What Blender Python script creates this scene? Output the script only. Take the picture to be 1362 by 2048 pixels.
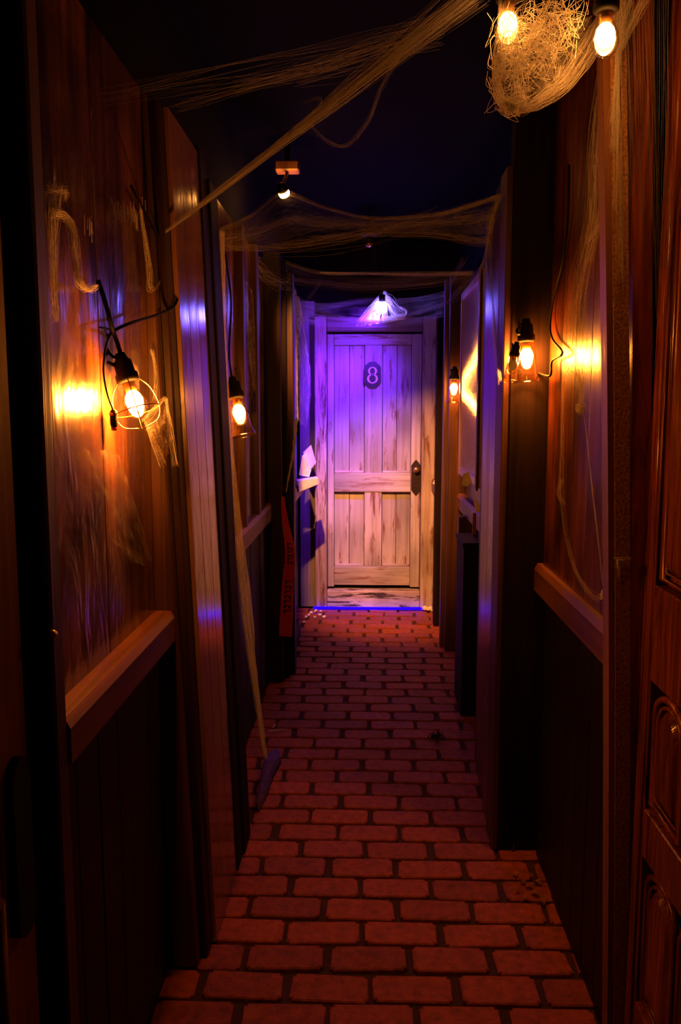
import bpy, bmesh, math, random
from mathutils import Vector, Matrix
random.seed(8)
R_ = random.uniform
for o in list(bpy.data.objects): bpy.data.objects.remove(o)
S = bpy.context.scene
COL = S.collection

# ------------------------------------------------------------------ camera
FPX, CX, CY, CAMH = 1640.0, 681.0, 1024.0, 1.53
PITCH = math.atan(204 / FPX)
YAW = math.atan(54 / FPX * math.cos(PITCH))
cam = bpy.data.cameras.new('camera')
cam.sensor_fit = 'VERTICAL'; cam.sensor_height = 36.0; cam.lens = FPX / 2048 * 36
cam.clip_start = 0.02
camo = bpy.data.objects.new('camera', cam); COL.objects.link(camo)
camo.location = (0, 0, CAMH); camo.rotation_euler = (math.pi / 2 - PITCH, 0, YAW)
S.camera = camo
# ------------------------------------------------------------------ world, exposure
w = bpy.data.worlds.new('night'); S.world = w; w.use_nodes = True
w.node_tree.nodes['Background'].inputs[0].default_value = (0.02, 0.006, 0.004, 1)
w.node_tree.nodes['Background'].inputs[1].default_value = 0.02
S.view_settings.view_transform = 'Standard'; S.view_settings.look = 'None'
S.view_settings.gamma = 1.0; S.view_settings.use_curve_mapping = False
S.view_settings.exposure = 2.2
S.cycles.caustics_reflective = False; S.cycles.caustics_refractive = False
S.cycles.sample_clamp_indirect = 1.5; S.cycles.transparent_max_bounces = 14
S.cycles.adaptive_threshold = 0.02; S.cycles.max_bounces = 4; S.cycles.diffuse_bounces = 2; S.cycles.glossy_bounces = 3; S.cycles.transmission_bounces = 3
# lamp powers (radiant strength of the glowing bulbs) and their colours
ORANGE = (1.0, 0.30, 0.035)
AMBER = (1.0, 0.36, 0.06)
BLUE = (0.13, 0.012, 1.0)
LAMP = dict(left=260, left_far=70, right=330, right_far=100, top_a=32, top_b=17, spot=150, blue_bulb=20, blue_beam=56, strip=1.6)

# ------------------------------------------------------------------ projection (photo pixel -> point of the place at a known depth or plane)
_F = Vector((-math.sin(YAW) * math.cos(PITCH), math.cos(YAW) * math.cos(PITCH), -math.sin(PITCH)))
_Rt = Vector((math.cos(YAW), math.sin(YAW), 0)); _U = _Rt.cross(_F)
def ray(px, py): return _F + _Rt * ((px - CX) / FPX) + _U * ((CY - py) / FPX)
def PY(px, py, d):
    r = ray(px, py); k = d / r.y; return Vector((r.x * k, d, CAMH + r.z * k))
def PX(px, py, X):
    r = ray(px, py); k = X / r.x; return Vector((X, r.y * k, CAMH + r.z * k))
def PZ(px, py, Z=0):
    r = ray(px, py); k = (Z - CAMH) / r.z; return Vector((r.x * k, r.y * k, Z))

Y = PY
# ------------------------------------------------------------------ materials
def mat(name):
    m = bpy.data.materials.new(name); m.use_nodes = True
    nt = m.node_tree; return m, nt, nt.nodes, nt.links, nt.nodes['Principled BSDF']
def ramp(N, stops):
    r = N.new('ShaderNodeValToRGB'); e = r.color_ramp.elements
    while len(e) < len(stops): e.new(0.5)
    for i, (p, c) in enumerate(stops):
        e[i].position = p; e[i].color = (*c, 1) if len(c) == 3 else c
    return r
def coords(N, L, scale, rnd=True):
    tc = N.new('ShaderNodeTexCoord'); mp = N.new('ShaderNodeMapping')
    mp.inputs['Scale'].default_value = scale
    if rnd:
        oi = N.new('ShaderNodeObjectInfo'); mu = N.new('ShaderNodeVectorMath'); mu.operation = 'SCALE'
        cb = N.new('ShaderNodeCombineXYZ')
        for i, k in enumerate((7.3, 11.9, 17.1)):
            q = N.new('ShaderNodeMath'); q.operation = 'MULTIPLY'; q.inputs[1].default_value = k
            L.new(oi.outputs['Random'], q.inputs[0]); L.new(q.outputs[0], cb.inputs[i])
        ad = N.new('ShaderNodeVectorMath'); ad.operation = 'ADD'
        L.new(tc.outputs['Object'], ad.inputs[0]); L.new(cb.outputs[0], ad.inputs[1])
        L.new(ad.outputs[0], mp.inputs['Vector'])
    else:
        L.new(tc.outputs['Object'], mp.inputs['Vector'])
    return mp
def noise(N, L, vec, scale=1, detail=5, rough=0.6, dist=0.0):
    n = N.new('ShaderNodeTexNoise'); n.inputs['Scale'].default_value = scale
    n.inputs['Detail'].default_value = detail; n.inputs['Roughness'].default_value = rough
    n.inputs['Distortion'].default_value = dist
    L.new(vec.outputs[0], n.inputs['Vector']); return n
def wood(name, dark, light, axis='Z', rough=0.4, spec=0.5, bump=0.15, fine=34, long=1.1, blotch=1.6,
         wear=None, wear_at=(0.52, 0.62), coat=0.0, lumps=0.0, dist=0.7, ior=1.5, lump_scale=(9, 9, 4), lump_depth=0.02, blotch_low=0.5):
    m, nt, N, L, B = mat(name)
    sc = {'X': (long, fine, fine), 'Y': (fine, long, fine), 'Z': (fine, fine, long)}[axis]
    v = coords(N, L, sc); n1 = noise(N, L, v, 1, 3, 0.62, dist)
    v2 = coords(N, L, (blotch,) * 3); n2 = noise(N, L, v2, 1, 2, 0.5)
    r1 = ramp(N, [(0.3, dark), (0.72, light)]); L.new(n1.outputs['Fac'], r1.inputs[0])
    r2 = ramp(N, [(0.3, (blotch_low,) * 3), (0.7, (1.15, 1.15, 1.15))]); L.new(n2.outputs['Fac'], r2.inputs[0])
    mx = N.new('ShaderNodeMix'); mx.data_type = 'RGBA'; mx.blend_type = 'MULTIPLY'; mx.inputs[0].default_value = 1
    L.new(r1.outputs[0], mx.inputs[6]); L.new(r2.outputs[0], mx.inputs[7])
    out = mx.outputs[2]
    if wear:
        sc3 = {'X': (3, 26, 26), 'Y': (26, 3, 26), 'Z': (26, 26, 3)}[axis]
        v3 = coords(N, L, sc3); n3 = noise(N, L, v3, 1, 4, 0.7, 0.4)
        r3 = ramp(N, [(wear_at[0], (0, 0, 0)), (wear_at[1], (1, 1, 1))]); L.new(n3.outputs['Fac'], r3.inputs[0])
        m3 = N.new('ShaderNodeMix'); m3.data_type = 'RGBA'; L.new(r3.outputs[0], m3.inputs[0])
        L.new(out, m3.inputs[6]); m3.inputs[7].default_value = (*wear, 1); out = m3.outputs[2]
    L.new(out, B.inputs['Base Color'])
    rr = N.new('ShaderNodeMapRange'); rr.inputs['To Min'].default_value = max(0.02, rough - 0.1); rr.inputs['To Max'].default_value = rough + 0.14
    L.new(n2.outputs['Fac'], rr.inputs[0]); L.new(rr.outputs[0], B.inputs['Roughness'])
    B.inputs['Specular IOR Level'].default_value = spec; B.inputs['Coat Weight'].default_value = coat
    B.inputs['IOR'].default_value = ior
    b = N.new('ShaderNodeBump'); b.inputs['Strength'].default_value = bump; b.inputs['Distance'].default_value = 0.004
    L.new(n1.outputs['Fac'], b.inputs['Height']); nrm = b
    if lumps:
        v4 = coords(N, L, lump_scale); n4 = noise(N, L, v4, 1, 3, 0.55, 0.6)
        b2 = N.new('ShaderNodeBump'); b2.inputs['Strength'].default_value = lumps; b2.inputs['Distance'].default_value = lump_depth
        L.new(n4.outputs['Fac'], b2.inputs['Height']); L.new(b.outputs[0], b2.inputs['Normal']); nrm = b2
    L.new(nrm.outputs[0], B.inputs['Normal'])
    return m
def plain(name, c, rough=0.5, metal=0.0, spec=0.5, var=0.25, scale=30, bump=0.0):
    m, nt, N, L, B = mat(name)
    v = coords(N, L, (scale,) * 3); n = noise(N, L, v, 1, 4)
    r = ramp(N, [(0.3, tuple(x * (1 - var) for x in c)), (0.7, tuple(min(1, x * (1 + var)) for x in c))])
    L.new(n.outputs['Fac'], r.inputs[0]); L.new(r.outputs[0], B.inputs['Base Color'])
    B.inputs['Roughness'].default_value = rough; B.inputs['Metallic'].default_value = metal
    B.inputs['Specular IOR Level'].default_value = spec
    if bump:
        b = N.new('ShaderNodeBump'); b.inputs['Strength'].default_value = bump; b.inputs['Distance'].default_value = 0.004
        L.new(n.outputs['Fac'], b.inputs['Height']); L.new(b.outputs[0], B.inputs['Normal'])
    return m
def glow(name, c, s):
    m, nt, N, L, B = mat(name); N.remove(B)
    e = N.new('ShaderNodeEmission'); e.inputs[0].default_value = (*c, 1); e.inputs[1].default_value = s
    L.new(e.outputs[0], N['Material Output'].inputs[0]); return m
def clear_glass(name, tint=(1, 1, 1), gl=0.06):
    m, nt, N, L, B = mat(name); N.remove(B)
    t = N.new('ShaderNodeBsdfTransparent'); t.inputs[0].default_value = (*tint, 1)
    g = N.new('ShaderNodeBsdfGlossy'); g.inputs['Roughness'].default_value = 0.05
    lw = N.new('ShaderNodeLayerWeight'); lw.inputs['Blend'].default_value = 0.35
    mp = N.new('ShaderNodeMapRange'); mp.inputs['To Min'].default_value = gl; mp.inputs['To Max'].default_value = 0.75
    L.new(lw.outputs['Facing'], mp.inputs[0])
    mx = N.new('ShaderNodeMixShader'); L.new(mp.outputs[0], mx.inputs[0]); L.new(t.outputs[0], mx.inputs[1]); L.new(g.outputs[0], mx.inputs[2])
    L.new(mx.outputs[0], N['Material Output'].inputs[0]); return m
def web_mat(name, c, alpha, hole=None, stretch=(60, 60, 60)):
    m, nt, N, L, B = mat(name); N.remove(B)
    d = N.new('ShaderNodeBsdfDiffuse'); d.inputs[0].default_value = (*c, 1)
    tl = N.new('ShaderNodeBsdfTranslucent'); tl.inputs[0].default_value = (*c, 1)
    ms = N.new('ShaderNodeMixShader'); ms.inputs[0].default_value = 0.45
    L.new(d.outputs[0], ms.inputs[1]); L.new(tl.outputs[0], ms.inputs[2])
    t = N.new('ShaderNodeBsdfTransparent'); mx = N.new('ShaderNodeMixShader')
    L.new(t.outputs[0], mx.inputs[1]); L.new(ms.outputs[0], mx.inputs[2])
    if hole is None:
        L.new(ms.outputs[0], N['Material Output'].inputs[0]); return m
    else:
        tc = N.new('ShaderNodeTexCoord'); mp = N.new('ShaderNodeMapping'); mp.inputs['Scale'].default_value = stretch
        L.new(tc.outputs['UV'], mp.inputs['Vector'])
        n = noise(N, L, mp, 1, 5, 0.65, 0.8)
        mp2 = N.new('ShaderNodeMapping'); mp2.inputs['Scale'].default_value = (3, 3, 3); L.new(tc.outputs['UV'], mp2.inputs['Vector'])
        n2 = noise(N, L, mp2, 1, 3, 0.5, 0.5)
        r = N.new('ShaderNodeMapRange'); r.inputs['From Min'].default_value = hole; r.inputs['From Max'].default_value = hole + 0.3
        r.inputs['To Max'].default_value = alpha
        L.new(n.outputs['Fac'], r.inputs[0])
        r2 = N.new('ShaderNodeMapRange'); r2.inputs['From Min'].default_value = 0.3; r2.inputs['From Max'].default_value = 0.65; L.new(n2.outputs['Fac'], r2.inputs[0])
        q = N.new('ShaderNodeMath'); q.operation = 'MULTIPLY'; L.new(r.outputs[0], q.inputs[0]); L.new(r2.outputs[0], q.inputs[1])
        L.new(q.outputs[0], mx.inputs[0])
    L.new(mx.outputs[0], N['Material Output'].inputs[0]); return m

M = {}
M['panel'] = wood('varnished_brown_board', (0.06, 0.018, 0.004), (0.34, 0.13, 0.025), rough=0.22, spec=0.9, bump=0.12, lumps=0.35, fine=22, blotch_low=0.10, blotch=3.2)  # deep random blotches also put the shade of dim walls into the colour
M['panel_red'] = wood('varnished_red_brown_board', (0.045, 0.009, 0.003), (0.19, 0.045, 0.012), rough=0.3, spec=0.5, bump=0.2, lumps=0.25, fine=26, blotch_low=0.2, blotch=3.0)
M['pale_panel'] = wood('varnished_pale_board', (0.14, 0.055, 0.03), (0.26, 0.12, 0.07), rough=0.16, spec=1.0, bump=0.03, lumps=0.10, fine=20, long=0.7, ior=2.1)
M['painted_panel'] = wood('pale_painted_board', (0.34, 0.28, 0.30), (0.52, 0.45, 0.46), rough=0.4, bump=0.1, fine=24)
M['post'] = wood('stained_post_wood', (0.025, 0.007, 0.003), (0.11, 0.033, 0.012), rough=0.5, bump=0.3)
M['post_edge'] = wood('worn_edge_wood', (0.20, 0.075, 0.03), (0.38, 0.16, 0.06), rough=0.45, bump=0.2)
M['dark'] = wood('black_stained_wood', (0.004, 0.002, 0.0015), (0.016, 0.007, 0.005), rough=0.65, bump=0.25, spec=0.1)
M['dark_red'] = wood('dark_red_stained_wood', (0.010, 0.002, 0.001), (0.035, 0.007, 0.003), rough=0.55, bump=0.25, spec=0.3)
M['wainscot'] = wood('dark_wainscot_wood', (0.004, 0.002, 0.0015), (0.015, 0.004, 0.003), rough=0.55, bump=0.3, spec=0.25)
M['rail'] = wood('chair_rail_wood', (0.10, 0.030, 0.010), (0.26, 0.085, 0.028), axis='Y', rough=0.45, bump=0.15)
M['ceiling'] = plain('black_ceiling_paint', (0.002, 0.0015, 0.0015), 0.9, spec=0.1)
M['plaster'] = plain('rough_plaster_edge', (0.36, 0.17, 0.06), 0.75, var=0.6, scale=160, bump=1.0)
M['brick'] = None
M['door_v'] = wood('weathered_door_paint_upright', (0.40, 0.33, 0.32), (0.66, 0.58, 0.56), 'Z', rough=0.5, bump=0.35, fine=30, wear=(0.20, 0.07, 0.045), wear_at=(0.56, 0.68))
M['door_h'] = wood('weathered_door_paint_level', (0.40, 0.33, 0.32), (0.66, 0.58, 0.56), 'X', rough=0.5, bump=0.35, fine=30, wear=(0.22, 0.08, 0.05), wear_at=(0.54, 0.66))
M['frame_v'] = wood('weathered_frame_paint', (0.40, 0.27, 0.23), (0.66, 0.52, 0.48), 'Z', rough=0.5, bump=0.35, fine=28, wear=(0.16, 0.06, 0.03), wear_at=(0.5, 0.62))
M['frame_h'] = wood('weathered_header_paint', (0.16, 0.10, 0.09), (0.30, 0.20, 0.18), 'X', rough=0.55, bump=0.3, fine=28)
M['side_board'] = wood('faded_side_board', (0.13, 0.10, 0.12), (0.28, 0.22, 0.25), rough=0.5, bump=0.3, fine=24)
M['sill'] = wood('peeling_sill_paint', (0.45, 0.33, 0.27), (0.7, 0.58, 0.5), 'X', rough=0.7, bump=0.5, fine=16, long=6, wear=(0.05, 0.03, 0.025), wear_at=(0.5, 0.56))
M['mahogany'] = wood('polished_mahogany', (0.10, 0.012, 0.004), (0.50, 0.12, 0.03), rough=0.2, spec=0.6, bump=0.25, fine=30, long=2.2, dist=2.2)
M['walnut_door'] = wood('brown_door_wood', (0.08, 0.025, 0.012), (0.26, 0.10, 0.04), rough=0.4, bump=0.25, fine=40)
M['black_metal'] = plain('blackened_metal', (0.012, 0.009, 0.008), 0.35, 0.6)
M['rubber'] = plain('black_rubber', (0.005, 0.004, 0.004), 0.7, spec=0.15)
M['iron'] = plain('dark_iron_plate', (0.045, 0.025, 0.02), 0.4, 0.5, bump=0.3)
M['brass'] = plain('aged_brass', (0.62, 0.36, 0.14), 0.28, 0.9)
M['wire'] = plain('brass_cage_wire', (0.7, 0.38, 0.12), 0.3, 0.85)
M['plate'] = plain('number_plate_enamel', (0.03, 0.018, 0.03), 0.3)
M['numeral'] = plain('pale_numeral_enamel', (0.72, 0.6, 0.62), 0.4, var=0.1)
M['glass'] = clear_glass('lamp_glass', (1.0, 0.93, 0.8))
M['bulb_glass'] = clear_glass('bulb_glass', (1.0, 0.95, 0.85), 0.03)
M['frame_gilt'] = wood('gilt_frame_wood', (0.40, 0.19, 0.06), (0.65, 0.36, 0.13), rough=0.3, spec=0.6, bump=0.1)
M['frame_dark'] = wood('dark_frame_wood', (0.03, 0.012, 0.008), (0.09, 0.035, 0.02), rough=0.35, bump=0.2)
M['pane'] = wood('streaky_glazed_pane', (0.34, 0.22, 0.12), (0.5, 0.36, 0.22), rough=0.14, spec=1.0, bump=0.05, fine=34, long=2.0, ior=2.0, lumps=1.0, lump_scale=(1.5, 1.5, 420), lump_depth=0.012)
M['paper'] = plain('torn_paper', (0.75, 0.68, 0.66), 0.8, var=0.15)
M['tape'] = plain('orange_tape', (0.62, 0.05, 0.012), 0.35, var=0.12)
M['tape_ink'] = plain('black_tape_print', (0.015, 0.004, 0.004), 0.5)
M['leaf'] = plain('dry_leaf', (0.22, 0.07, 0.025), 0.7, var=0.5)
M['chip'] = plain('white_plaster_chip', (0.78, 0.68, 0.62), 0.8, var=0.2)
M['blackbit'] = plain('black_scrap', (0.006, 0.005, 0.005), 0.8)
M['blue_cloth'] = plain('indigo_cloth', (0.07, 0.03, 0.42), 0.85, var=0.4, scale=60)
M['metal_strip'] = plain('aluminium_channel', (0.35, 0.33, 0.36), 0.35, 0.8)
M['web'] = web_mat('cobweb_thread', (0.85, 0.8, 0.74), 0.5)
M['web_dense'] = web_mat('cobweb_thread_dense', (0.9, 0.85, 0.78), 0.85)
M['web_faint'] = web_mat('cobweb_thread_faint', (0.42, 0.38, 0.36), 0.28)
M['gauze'] = web_mat('cobweb_gauze', (0.82, 0.77, 0.72), 0.5, 0.38, (4, 40, 1))
M['gauze_thin'] = web_mat('cobweb_gauze_thin', (0.8, 0.75, 0.7), 0.38, 0.36, (3, 34, 1))
M['gauze_thick'] = web_mat('cobweb_gauze_thick', (0.82, 0.72, 0.68), 0.85, 0.33, (9, 22, 1))
def brick_mat():
    m, nt, N, L, B = mat('worn_red_paver')
    v = coords(N, L, (1, 1, 1)); n = noise(N, L, v, 34, 6, 0.72); n2 = noise(N, L, v, 190, 3, 0.65)
    r = ramp(N, [(0.28, (0.13, 0.022, 0.006)), (0.55, (0.32, 0.056, 0.012)), (0.8, (0.46, 0.10, 0.022))]); L.new(n.outputs['Fac'], r.inputs[0])
    oi = N.new('ShaderNodeObjectInfo'); mr = N.new('ShaderNodeMapRange'); mr.inputs['To Min'].default_value = 0.75; mr.inputs['To Max'].default_value = 1.15
    L.new(oi.outputs['Random'], mr.inputs[0])
    mx = N.new('ShaderNodeVectorMath'); mx.operation = 'SCALE'; L.new(r.outputs[0], mx.inputs[0]); L.new(mr.outputs[0], mx.inputs['Scale'])
    L.new(mx.outputs[0], B.inputs['Base Color']); B.inputs['Roughness'].default_value = 0.62; B.inputs['Specular IOR Level'].default_value = 0.35
    b = N.new('ShaderNodeBump'); b.inputs['Strength'].default_value = 0.9; b.inputs['Distance'].default_value = 0.004
    ad = N.new('ShaderNodeMath'); L.new(n.outputs['Fac'], ad.inputs[0]); L.new(n2.outputs['Fac'], ad.inputs[1])
    L.new(ad.outputs[0], b.inputs['Height']); L.new(b.outputs[0], B.inputs['Normal']); return m
M['brick'] = brick_mat()
M['mortar'] = plain('dark_joint_soil', (0.035, 0.006, 0.004), 0.9, var=0.5, scale=60, bump=0.6)

# ------------------------------------------------------------------ object helpers
ORIGIN = {}
def link(o, parent, origin):
    COL.objects.link(o); ORIGIN[o.name] = Vector(origin)
    if parent is not None:
        o.parent = parent; o.location = Vector(origin) - ORIGIN[parent.name]
    else: o.location = origin
    return o
def thing(name, label, cat, loc, group=None):
    o = bpy.data.objects.new(name, None); o.empty_display_size = 0.05
    link(o, None, loc); o['label'] = label; o['category'] = cat
    if group: o['group'] = group
    return o
def tag(o, label, cat, group=None):
    o['label'] = label; o['category'] = cat
    if group: o['group'] = group
    return o
def struct(o, label):
    o['kind'] = 'structure'; o['label'] = label; return o
def mesh_obj(name, bm, m, parent=None, smooth=False, origin=None, label=None):
    """vertices are in place coordinates; the object keeps an origin near its base"""
    bmesh.ops.recalc_face_normals(bm, faces=bm.faces)
    if origin is None:
        if parent is not None: origin = ORIGIN[parent.name]
        else:
            xs = [v.co for v in bm.verts]
            origin = Vector(((min(c.x for c in xs) + max(c.x for c in xs)) / 2, (min(c.y for c in xs) + max(c.y for c in xs)) / 2, min(c.z for c in xs)))
    origin = Vector(origin)
    bmesh.ops.translate(bm, verts=bm.verts, vec=-origin)
    me = bpy.data.meshes.new(name); bm.to_mesh(me); bm.free()
    if smooth:
        for p in me.polygons: p.use_smooth = True
    me.materials.append(m)
    o = bpy.data.objects.new(name, me); link(o, parent, origin)
    if label: o['label'] = label
    return o
def hexa(bm, c8, bev=0.0, seg=1):
    """c8: four corners of the bottom, then four of the top (same order)"""
    vs = [bm.verts.new(c) for c in c8]
    fs = [bm.faces.new([vs[i] for i in q]) for q in ((3, 2, 1, 0), (4, 5, 6, 7), (0, 1, 5, 4), (1, 2, 6, 5), (2, 3, 7, 6), (3, 0, 4, 7))]
    if bev:
        es = list({e for f in fs for e in f.edges})
        bmesh.ops.bevel(bm, geom=es, offset=bev, segments=seg, affect='EDGES')
    return vs
def box(bm, x0, x1, y0, y1, z0, z1, bev=0.003, lean=None):
    f = (lambda z: 0.0) if lean is None else lean
    c = [(x + f(z), y, z) for z in (z0, z1) for (x, y) in ((x0, y0), (x1, y0), (x1, y1), (x0, y1))]
    hexa(bm, c, bev)
def tube(bm, pts, r, n=8, closed=False, cap=True, taper=None):
    pts = [Vector(p) for p in pts]; rings = []; m = len(pts); prev = None
    for i, p in enumerate(pts):
        a = pts[i - 1] if (i or closed) else p; b = pts[(i + 1) % m] if (i < m - 1 or closed) else p
        t = (b - a)
        if t.length < 1e-9: t = Vector((0, 0, 1))
        t.normalize()
        if prev is None: u = t.orthogonal().normalized()
        else:
            u = prev - t * prev.dot(t)
            u = u.normalized() if u.length > 1e-6 else t.orthogonal().normalized()
        prev = u; v = t.cross(u); rr = r * (taper[i] if taper else 1)
        rings.append([bm.verts.new(p + (u * math.cos(2 * math.pi * k / n) + v * math.sin(2 * math.pi * k / n)) * rr) for k in range(n)])
    for i in range(m if closed else m - 1):
        A, B = rings[i], rings[(i + 1) % m]
        for k in range(n): bm.faces.new((A[k], A[(k + 1) % n], B[(k + 1) % n], B[k]))
    if cap and not closed:
        bm.faces.new(rings[0][::-1]); bm.faces.new(rings[-1])
def spline(pts, n=8):
    pts = [Vector(p) for p in pts]; out = []
    P = [pts[0] * 2 - pts[1]] + pts + [pts[-1] * 2 - pts[-2]]
    for i in range(1, len(P) - 2):
        a, b, c, d = P[i - 1:i + 3]
        for k in range(n):
            t = k / n
            out.append(0.5 * ((2 * b) + (c - a) * t + (2 * a - 5 * b + 4 * c - d) * t * t + (3 * b - a - 3 * c + d) * t ** 3))
    return out + [pts[-1]]
def lathe(bm, prof, centre, axis=Vector((0, 0, 1)), n=20, caps=False):
    axis = Vector(axis).normalized(); u = axis.orthogonal().normalized(); v = axis.cross(u); c = Vector(centre); rings = []
    for r, h in prof:
        rings.append([bm.verts.new(c + axis * h + (u * math.cos(2 * math.pi * k / n) + v * math.sin(2 * math.pi * k / n)) * max(r, 1e-4)) for k in range(n)])
    for A, B in zip(rings, rings[1:]):
        for k in range(n): bm.faces.new((A[k], A[(k + 1) % n], B[(k + 1) % n], B[k]))
    if caps: bm.faces.new(rings[0][::-1]); bm.faces.new(rings[-1])
def slab(bm, outline, a, b):
    """closed outline (list of points) extruded from offset vector a to b"""
    A = [bm.verts.new(Vector(p) + Vector(a)) for p in outline]; B = [bm.verts.new(Vector(p) + Vector(b)) for p in outline]
    bm.faces.new(A); bm.faces.new(B[::-1]); n = len(A)
    for i in range(n): bm.faces.new((A[i], A[(i + 1) % n], B[(i + 1) % n], B[i]))
BM = bmesh.new

# ================================================================== THE SETTING
H_CEIL = 2.78
# ---- floor: soil bed and pavers laid in running bond across the corridor
bm = BM(); box(bm, -0.85, 0.95, -0.8, 6.6, -0.06, -0.012, 0)
floor = struct(mesh_obj('floor', bm, M['mortar'], origin=(0, 0, 0)), 'red brick paved corridor floor with wide dark joints')
variants = []
for k in range(5):
    bm = BM(); j = lambda s: R_(-s, s)
    L_, W_ = 0.1035, 0.0515
    c = [(sx * L_ + j(.005), sy * W_ + j(.0035), z) for z in (-0.04, 0.0) for sx, sy in ((-1, -1), (1, -1), (1, 1), (-1, 1))]
    c = [Vector(q) for q in c]
    for i in range(4): c[i].x, c[i].y = c[i + 4].x, c[i + 4].y; c[i + 4].z = j(.0012)
    hexa(bm, c)
    es = [e for e in bm.edges if abs(e.verts[0].co.z - e.verts[1].co.z) > 0.02]
    bmesh.ops.bevel(bm, geom=es, offset=0.009, segments=2, affect='EDGES')
    es = [e for e in bm.edges if min(v.co.z for v in e.verts) > -0.01 and any(abs(f.normal.z) < .5 for f in e.link_faces)]
    bmesh.ops.bevel(bm, geom=es, offset=0.0035, segments=1, affect='EDGES')
    bmesh.ops.recalc_face_normals(bm, faces=bm.faces)
    me = bpy.data.meshes.new('brick'); bm.to_mesh(me); bm.free(); me.materials.append(M['brick'])
    variants.append(me)
ROW, PITCHX = 0.1155, 0.228
row0 = PZ(732, 1698).y
for r in range(-8, 32):
    y = row0 + r * ROW
    if not 1.70 < y < 6.22: continue
    off = PITCHX / 2 if r % 2 == 0 else 0.0
    for k in range(-4, 5):
        x = k * PITCHX + off + R_(-.004, .004) + (0.018 * math.sin(r * .7))
        if not -0.66 < x < 0.72: continue
        o = bpy.data.objects.new('brick', random.choice(variants)); COL.objects.link(o); o.parent = floor
        o.location = (x, y + R_(-.003, .003), R_(-.003, .002)); o.rotation_euler = (R_(-.012, .012), R_(-.012, .012), R_(-.022, .022) + (math.pi if random.random() < .5 else 0))
# ---- ceiling
bm = BM(); box(bm, -0.85, 0.95, -0.8, 6.6, H_CEIL, H_CEIL + 0.05, 0)
struct(mesh_obj('ceiling', bm, M['ceiling'], origin=(0, 3, H_CEIL)), 'black painted ceiling of the corridor')
# ---- back wall with the door opening in front of it
bm = BM(); box(bm, -0.85, 0.95, 6.45, 6.55, -0.02, H_CEIL, 0)
struct(mesh_obj('wall_back', bm, M['dark'], origin=(0, 6.45, 0)), 'dark wall behind the pale door at the end')
# ---- left wall
bm = BM(); box(bm, -0.70, -0.585, -0.8, 6.45, -0.02, H_CEIL, 0)
wl = struct(mesh_obj('wall_left', bm, M['ceiling'], origin=(-0.6, 3, 0)), 'dark boarded left corridor wall with posts and chair rails')
def part(name, m, parent, x0, x1, y0, y1, z0, z1, lean=None, bev=0.003, label=None):
    bm = BM(); box(bm, x0, x1, y0, y1, z0, z1, bev, lean)
    return mesh_obj(name, bm, m, parent, label=label)
TOP = 2.30
def boards(parent, m, xf, thick, y0, y1, z0, z1, n, name, lean=None, gap=0.003, jit=0.0):
    """upright boards whose corridor face is at xf (thick goes away from the corridor)"""
    wdt = (y1 - y0) / n; s = -1 if xf < 0 else 1
    for i in range(n):
        q = R_(-jit, jit); a, b = xf + q, xf + q + s * thick
        part(name, m, parent, min(a, b), max(a, b), y0 + i * wdt + gap / 2, y0 + (i + 1) * wdt - gap / 2, z0, z1, lean, 0.002)
def chair_rail(parent, xf, y0, y1, depth=0.045, z=0.93, h=0.085, skew=0.0):
    s = -1 if xf < 0 else 1
    bm = BM(); a, b = xf, xf + s * depth
    prof = [(a, z), (a, z + h * .78), (a + s * .010, z + h), (b, z + h), (b, z)]
    A = [(x, y0, zz) for x, zz in prof]; B = [(x, y1, zz + skew) for x, zz in prof]
    va = [bm.verts.new(p) for p in A]; vb = [bm.verts.new(p) for p in B]
    bm.faces.new(va); bm.faces.new(vb[::-1])
    for i in range(5): bm.faces.new((va[i], va[(i + 1) % 5], vb[(i + 1) % 5], vb[i]))
    return mesh_obj('chair_rail', bm, M['rail'], parent)
# jamb beside the near left door
part('door_jamb', M['post'], wl, -0.60, -0.505, 1.27, 1.315, 0, TOP, bev=0.004)
part('door_jamb', M['dark'], wl, -0.60, -0.56, 1.225, 1.268, 0, TOP, bev=0.004)
# bay 1: glossy boards, rail, dark wainscot
boards(wl, M['panel'], -0.55, 0.03, 1.317, 2.07, 1.0, TOP, 2, 'panel')
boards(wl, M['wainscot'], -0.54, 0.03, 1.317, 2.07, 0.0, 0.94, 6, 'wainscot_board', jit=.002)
chair_rail(wl, -0.50, 1.317, 2.07, 0.06, 0.932, 0.08)
lean1 = lambda z: -0.036 * z
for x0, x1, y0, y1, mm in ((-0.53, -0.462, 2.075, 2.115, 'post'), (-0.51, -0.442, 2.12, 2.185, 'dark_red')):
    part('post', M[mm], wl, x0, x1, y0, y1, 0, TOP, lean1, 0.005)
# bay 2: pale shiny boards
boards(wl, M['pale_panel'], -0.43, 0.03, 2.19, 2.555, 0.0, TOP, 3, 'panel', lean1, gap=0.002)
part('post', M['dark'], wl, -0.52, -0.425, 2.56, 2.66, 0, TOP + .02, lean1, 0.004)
part('post', M['dark'], wl, -0.50, -0.418, 2.665, 2.80, 0, TOP - .05, lean1, 0.004)
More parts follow.
